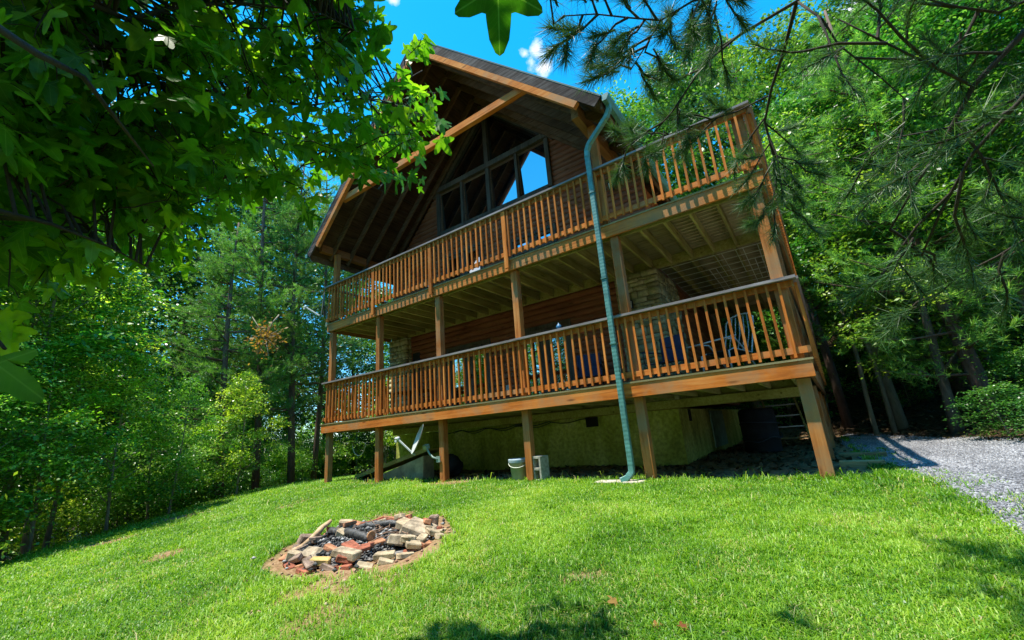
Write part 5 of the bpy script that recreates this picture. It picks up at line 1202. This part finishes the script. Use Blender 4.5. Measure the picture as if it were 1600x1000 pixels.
def twig(p, dirv, L_, leafs, size, tint0=.5):
    q = p; pts = [p]; d = norm(dirv)
    for k_ in range(4): d = norm(d+rs.normal(0, .18, 3)+np.array([0, 0, -.06])); q = q+d*L_/4; pts.append(q)
    br.tube([tuple(x-SO) for x in pts], [.0032, .0028, .0024, .002, .0015], 5, cap=False)
    for k_ in range(leafs):
        f_ = (k_+.7)/leafs*4; i = min(3, int(f_)); b_ = pts[i]+(pts[i+1]-pts[i])*(f_-i)
        pd = norm(d*.6+rs.normal(0, .75, 3)+np.array([0, 0, .1])); pl = size*rs.uniform(.35, .75); e = b_+pd*pl+np.array([0, 0, -.015])
        br.tube([tuple(b_-SO), tuple((b_+e)/2+np.array([0, 0, .006])-SO), tuple(e-SO)], .0011, 4, cap=False)
        ld = norm(pd*.6+np.array([0, 0, -.75])+rs.normal(0, .3, 3)); nn = norm(np.array([0, 0, 1.])+rs.normal(0, .45, 3)+.0*pd)
        lv.add(e-SO, ld, nn, size*rs.uniform(.7, 1.15), np.clip(rs.normal(tint0, .18), 0, 1))
cnt = 0
while cnt < 640:
    u = rs.uniform(-150, 690); v = rs.uniform(-150, 440)
    if not in_poly(u, v, POLY): continue
    if u < 430 and rs.random() < .3: continue
    base = np.interp(u, [-150, 250, 450, 690], [2.2, 2.45, 2.8, 3.5]); dd = base*rs.uniform(.82, 1.18)
    p = at(u, v, dd); a_ = allp[np.argmin(((allp-p)**2).sum(1))]; L0 = np.linalg.norm(p-a_)
    if L0 > .06: br.tube([tuple(a_-SO), tuple((a_+p)/2+np.array([0, 0, .03])-SO), tuple(p-SO)], [.005, .004, .0032], 5, cap=False)
    dirv = norm(p-a_)*.6+np.array([RX[0], RX[1], -.25])*.6 if L0 > .02 else np.array([RX[0], RX[1], -.3])
    twig(p, dirv, .20, 6, (.088 if u < 430 else .108)*rs.uniform(.85, 1.15)); cnt += 1
# nearer, larger looking leaves at the far left
for k_ in range(0):
    u = rs.uniform(-140, 20); v = rs.uniform(-60, 320)
    if u > 150 and v < 60: continue
    p = at(u, v, rs.uniform(1.15, 1.5)); a_ = allp[np.argmin(((allp-p)**2).sum(1))]
    br.tube([tuple(a_-SO), tuple(p-SO)], [.004, .003], 5, cap=False); twig(p, np.array([RX[0], RX[1], -.3]), .12, 3, .13)
lv.add(at(8, 545, .8)-SO, at(-10, 575, .8)-at(8, 545, .8), -FW, .10, .3)
br.tube([tuple(at(-120, 420, .9)-SO), tuple(at(-30, 500, .85)-SO), tuple(at(8, 545, .8)-SO)], [.004, .003, .002], 5)
for (u, v) in ((5, 480), (14, 505), (2, 515)): lv.add(at(u, v, 1.9)-SO, np.array([0, 0, -1.])+RX*.3, -FW+np.array([0, 0, .5]), .10, .95)
br.tube([tuple(at(-160, 440, 2.)-SO), tuple(at(-20, 470, 1.92)-SO), tuple(at(10, 490, 1.9)-SO)], [.004, .003, .002], 5)
# the leaf hanging in at the top middle
pt = at(777, -52, 1.0); lv.add(pt-SO, at(780, 62, 1.0)-pt, -FW, .14, .05)
br.tube([tuple(at(560, -260, 1.6)-SO), tuple(at(690, -120, 1.2)-SO), tuple(pt-SO)], [.008, .005, .002], 5)
# the crown above and left of the camera that shades these boughs
for k_ in range(210):
    p = np.array([CAM[0]-3.1+rs.normal(0, 1.15), CAM[1]-.6+rs.normal(0, .95), 2.3+rs.random()*2.2])
    q = p-CAM; zc = q@FW
    if zc > .05:
        u = 800+FPX*(q@RX)/zc; v = 500+FPX*(q@DN)/zc
        if v > -160 and u > -260 and u < 1860: continue
    a_ = SO+np.array([.3, .4, 3.6]); br.tube([tuple(a_-SO), tuple((a_+p)/2+np.array([0, 0, .25])-SO), tuple(p-SO)], [.02, .012, .004], 5, cap=False)
    twig(p, rs.normal(size=3)*np.array([1, 1, .2]), .3, 9, .13)
for k_ in range(60):  # extra unseen twigs added sunward of the near leaves to shade them
    p0_ = at(rs.uniform(-150, 230), rs.uniform(-120, 250), rs.uniform(.8, 2.6)) if k_ > 26 else (at(775, -20, 1.0)+rs.normal(0, .05, 3) if k_ < 8 else at(150, 190, .8)+rs.normal(0, .12, 3)); p = p0_+np.array(tuple(SUNV))*rs.uniform(1.2, 3.2); q = p-CAM; zc = q@FW
    if zc > .05:
        u = 800+FPX*(q@RX)/zc; v = 500+FPX*(q@DN)/zc
        if v > -140 and u > -260 and u < 1860: continue
    a_ = SO+np.array([.3, .5, 4.4]); br.tube([tuple(a_-SO), tuple((a_+p)/2+np.array([0, 0, .25])-SO), tuple(p-SO)], [.02, .012, .004], 5, cap=False); twig(p, rs.normal(size=3)*np.array([1, 1, .2]), .25, 8, .13)
for (u, v, h_) in ((640, 1012, 6.2), (700, 1002, 6.0), (735, 985, 6.3), (735, 1010, 6.1), (880, 1012, 6.4), (920, 1004, 6.2)):
    G = hit(u, v); p = G+np.array(tuple(SUNV))/SUNV.z*h_; a_ = SO+np.array([.3, .8, 5.6]); br.tube([tuple(a_-SO), tuple((a_+p)/2+np.array([0, 0, .3])-SO), tuple(p-SO)], [.025, .015, .004], 5, cap=False)
    for j in range(3): twig(p+rs.normal(0, .05, 3), rs.normal(size=3)*np.array([1, 1, .2]), .22, 8, .13)
tb = [(0, 0, -.3), (.1, .05, 1.2), (.25, .2, 2.6), (.35, .5, 4.2), (.3, .8, 6)]
trk = MB(); trk.tube(tb, [.16, .13, .11, .08, .03], 12); 
for mpl in wm: a_ = mpl[0]-SO; hb_ = max(2.8, a_[2]+.8); q0 = np.array([.3, .3, hb_]); q1 = q0*.6+a_*.4+np.array([0, 0, .55]); q2 = q0*.22+a_*.78+np.array([0, 0, .3]); trk.tube([tuple(q0), tuple(q1), tuple(q2), tuple(a_)], [.035, .022, .014, .010], 8, cap=False)
trk.build('trunk', BARK, sgt)
br.build('branch', BARKD, sgt)
link('leaves', lv.mesh('sweetgum_leaves', LF_SG), sgt)

# pine boughs
PO = np.array([15.2, -7.2, gz(15.2, -7.2)])
opn = empty('pine_tree', tuple(PO), 0, 'near pine whose dark boughs hang across the upper right of the view', 'pine')
pb = MB(); nV = []; nT = []; rs = np.random.default_rng(9)
def needles(p, d, n, L_, spread=.75):
    d = norm(d); t_ = rs.random(n)
    dd = d*rs.uniform(.35, 1.0, n)[:, None]+rs.normal(0, spread*.62, (n, 3)); dd /= np.linalg.norm(dd, axis=1, keepdims=True)
    l = L_*rs.uniform(.7, 1.15, n); P1 = p+dd*l[:, None]; M_ = p+dd*(l*.5)[:, None]+rs.normal(0, .003, (n, 3))-np.array([0, 0, .004])
    W = np.cross(dd, rs.normal(size=(n, 3))); W /= np.linalg.norm(W, axis=1, keepdims=True); W *= .0011
    p_ = p+d*(rs.uniform(-.02, .02, n))[:, None]
    nV.append(np.stack([p_-W, p_+W, P1], 1).reshape(-1, 3)-PO); nT.append(np.clip(rs.normal(.45, .22, n), 0, 1))
def pine_twig(p, d, L_, dens=1.0, nl=.085):
    q = p; pts = [p]; d = norm(d); k_n = 5
    for k_ in range(k_n): d = norm(d+rs.normal(0, .14, 3)+np.array([0, 0, .02])); q = q+d*L_/k_n; pts.append(q)
    pb.tube([tuple(x-PO) for x in pts], [.0035, .003, .0027, .0024, .002, .0015], 5, cap=False)
    for i in range(k_n):
        if i == 0 and rs.random() < .7: continue
        for j in range(3): needles(pts[i]+(pts[i+1]-pts[i])*(j/3), d, int(9*dens), nl)
    needles(pts[-1], d, int(18*dens), nl, .6)
TW = .62
def bough(poly, r0, r1, ntw, tl, dens=1.0, sub=1, nl=.085, start=.15, droop=-.1):
    W_ = [at(*q) for q in poly]; n_ = len(W_); r0 *= .6; r1 *= .7; pb.tube([tuple(q-PO) for q in W_], [r0+(r1-r0)*j/(n_-1) for j in range(n_)], 7)
    seg = np.cumsum([0]+[np.linalg.norm(b_-a_) for a_, b_ in zip(W_[:-1], W_[1:])])
    hang = poly[-1][0] > 1300; ntw = max(3, int(ntw*(.30 if hang else .85))); dens = dens*(.85 if hang else 1.35)
    for k_ in range(ntw):
        f_ = start+(1-start)*(k_+rs.random())/ntw; s_ = f_*seg[-1]; i = min(n_-2, np.searchsorted(seg, s_, 'right')-1); a_, b_ = W_[i], W_[i+1]
        p = a_+(b_-a_)*(s_-seg[i])/(seg[i+1]-seg[i]); t_ = norm(b_-a_); sd = norm(np.cross(t_, FW)+rs.normal(0, .45, 3))*(1 if k_ % 2 else -1)
        e = p+(t_*.75+sd*.75+np.array([0, 0, droop]))*tl*rs.uniform(.5, 1.0)
        pb.tube([tuple(p-PO), tuple((p+e)/2+rs.normal(0, .015, 3)-PO), tuple(e-PO)], [.005, .004, .0033], 5, cap=False)
        for q in range(1+sub): pine_twig(p+(e-p)*(.5+.5*q/max(1, sub)), norm(e-p)+rs.normal(0, .4, 3)*(q < sub), tl*.7*rs.uniform(.6, 1.1), dens, nl)
bough([(1560, -260, 3.0), (1350, -120, 2.6), (1245, 2, 2.4), (1155, 55, 2.3), (1100, 100, 2.25), (1050, 175, 2.2), (1015, 215, 2.15)], .015, .004, 7, .12, .8, 0, start=.62)
bough([(1250, -180, 2.2), (1140, -60, 2.1), (1085, 0, 2.0), (1032, 32, 1.95), (985, 28, 1.9), (930, 22, 1.85), (880, 25, 1.8)], .008, .003, 18, .13, 1.3, 1, start=.3)
bough([(1032, 32, 1.95), (1010, 70, 1.95), (985, 110, 1.95)], .005, .003, 7, .13, 1.1, 1)
bough([(1140, -60, 2.1), (1120, 0, 2.1), (1115, 35, 2.1)], .005, .003, 5, .12, 1.1, 1)
bough([(1245, 2, 2.4), (1225, 80, 2.5), (1205, 140, 2.55), (1195, 190, 2.6), (1210, 250, 2.6), (1215, 310, 2.6)], .014, .005, 13, .17, 1.2, 1, start=.5, droop=-.3)
bough([(1200, 150, 2.55), (1150, 175, 2.5), (1100, 190, 2.45), (1030, 215, 2.4), (975, 235, 2.35)], .007, .003, 12, .13, 1.2, 1, start=.2)
bough([(1245, 2, 2.4), (1285, 30, 2.3), (1310, 70, 2.3), (1375, 120, 2.3), (1420, 160, 2.3)], .008, .003, 8, .2, 1.0, 1)
bough([(1900, -250, 2.6), (1700, -60, 2.2), (1600, 50, 2.0), (1520, 135, 1.9), (1470, 230, 1.9), (1430, 290, 1.9), (1390, 360, 1.95)], .018, .004, 20, .22, 1.1, 2, start=.35, droop=-.15)
bough([(1520, 135, 1.9), (1440, 95, 1.8), (1370, 60, 1.8), (1310, 30, 1.8)], .007, .003, 9, .2, 1.1, 1)
bough([(1700, 100, 1.8), (1600, 150, 1.7), (1520, 240, 1.7), (1470, 330, 1.75), (1440, 400, 1.8)], .010, .004, 14, .2, 1.1, 2, start=.2, droop=-.25)
bough([(1600, 150, 2.3), (1480, 200, 2.3), (1400, 215, 2.3), (1330, 250, 2.3)], .008, .003, 10, .2, 1.0, 1)
bough([(1760, -60, 2.2), (1650, -20, 2.1), (1560, 20, 2.0), (1490, 10, 1.9), (1420, -10, 1.9)], .01, .003, 12, .2, 1.0, 1, start=.2)
bough([(1760, 300, 2.1), (1640, 350, 2.0), (1560, 400, 2.0), (1500, 430, 2.0), (1455, 470, 2.0)], .008, .003, 9, .17, 1.2, 1, start=.3)
# upper crown of the same pine, above the picture
for k_ in range(46):
    p = np.array([CAM[0]+2.6+rs.normal(0, 1.1), CAM[1]+.8+rs.normal(0, 1.0), 2.6+rs.random()*2.2]); q = p-CAM; zc = q@FW
    if zc > .05:
        u = 800+FPX*(q@RX)/zc; v = 500+FPX*(q@DN)/zc
        if v > -200 and u < 1900: continue
    a_ = PO+np.array([0, .1, 4.4]); pb.tube([tuple(a_-PO), tuple((a_+p)/2+np.array([0, 0, .25])-PO), tuple(p-PO)], [.02, .012, .004], 5, cap=False)
    for j in range(3): pine_twig(p, rs.normal(size=3)*np.array([1, 1, .3]), .3, 1.4, .11)
for (u, v, h_) in ((1500, 865, 5.6), (1540, 880, 5.4), (1580, 905, 5.8), (1600, 880, 5.5), (1570, 925, 5.6), (1640, 900, 5.7), (1460, 855, 5.7), (1630, 960, 5.6)):
    G = hit(u, v); p = G+np.array(tuple(SUNV))/SUNV.z*h_; a_ = PO+np.array([0, .1, 6.2]); pb.tube([tuple(a_-PO), tuple((a_+p)/2+np.array([0, 0, .3])-PO), tuple(p-PO)], [.025, .015, .004], 5, cap=False)
    for j in range(5): pine_twig(p+rs.normal(0, .06, 3), rs.normal(size=3)*np.array([1, 1, .3]), .32, 2.2, .12)
tp = MB(); tp.tube([(0, 0, -.3), (.05, .05, 2), (0, .1, 4.5), (-.1, .1, 8)], [.17, .15, .11, .04], 12)
for q in (at(1560, -260, 3.0), at(1900, -250, 2.6), at(1700, 100, 1.8), at(1760, 300, 2.1), at(1760, -60, 2.2), at(1250, -180, 2.2)):
    a_ = q-PO; tp.tube([(0, .05, max(.6, a_[2]-.3)), tuple(a_*np.array([.5, .5, 1])+np.array([0, 0, .1])), tuple(a_)], [.035, .022, .012], 7, cap=False)
tp.build('trunk', BARKP, opn); pb.build('branch', BARKD, opn)
V = np.concatenate(nV); link('needles', np_mesh('needles', V, np.arange(len(V)).reshape(-1, 3), LF_NP, np.concatenate(nT)), opn)

# ---------------------------------------------------------------- small things on the ground
def fallen(u, v, sz, label, name='fallen_leaf'):
    p = hit(u, v); l = Leaves(); l.add(np.zeros(3), np.array([R_.uniform(-1, 1), R_.uniform(-1, 1), .2]), np.array([R_.uniform(-.5, .5), -.6, 1.]), sz, R_.random()); o = link(name, l.mesh(name, LF_DEAD), None, (p[0], p[1], p[2]+.035)); tag(o, label, 'leaf', 'dry leaves on the lawn'); return o
fallen(966, 948, .085, 'curled orange brown dry leaf on the grass near the bottom middle')
fallen(1022, 990, .065, 'tan dry leaf at the bottom edge right of the curled one')
fallen(1064, 992, .075, 'orange dry leaf at the bottom edge, rightmost on the lawn')
fallen(332, 760, .22, 'rusty dry leaves lying where the lawn meets the left woods')
# seed heads and weeds along the front of the deck
x = rng.uniform(1.0, 10.4, 420); y = rng.uniform(-.15, .35, 420); V, F, c = blades(x, y, 2.1, 1.0); c[:] = np.clip(c+.35, 0, 1)
tag(link('weeds', np_mesh('weeds', V, F, LF_GR, c)), 'straggly weeds and seed stalks along the front edge of the deck shadow', 'weeds', kind='stuff')
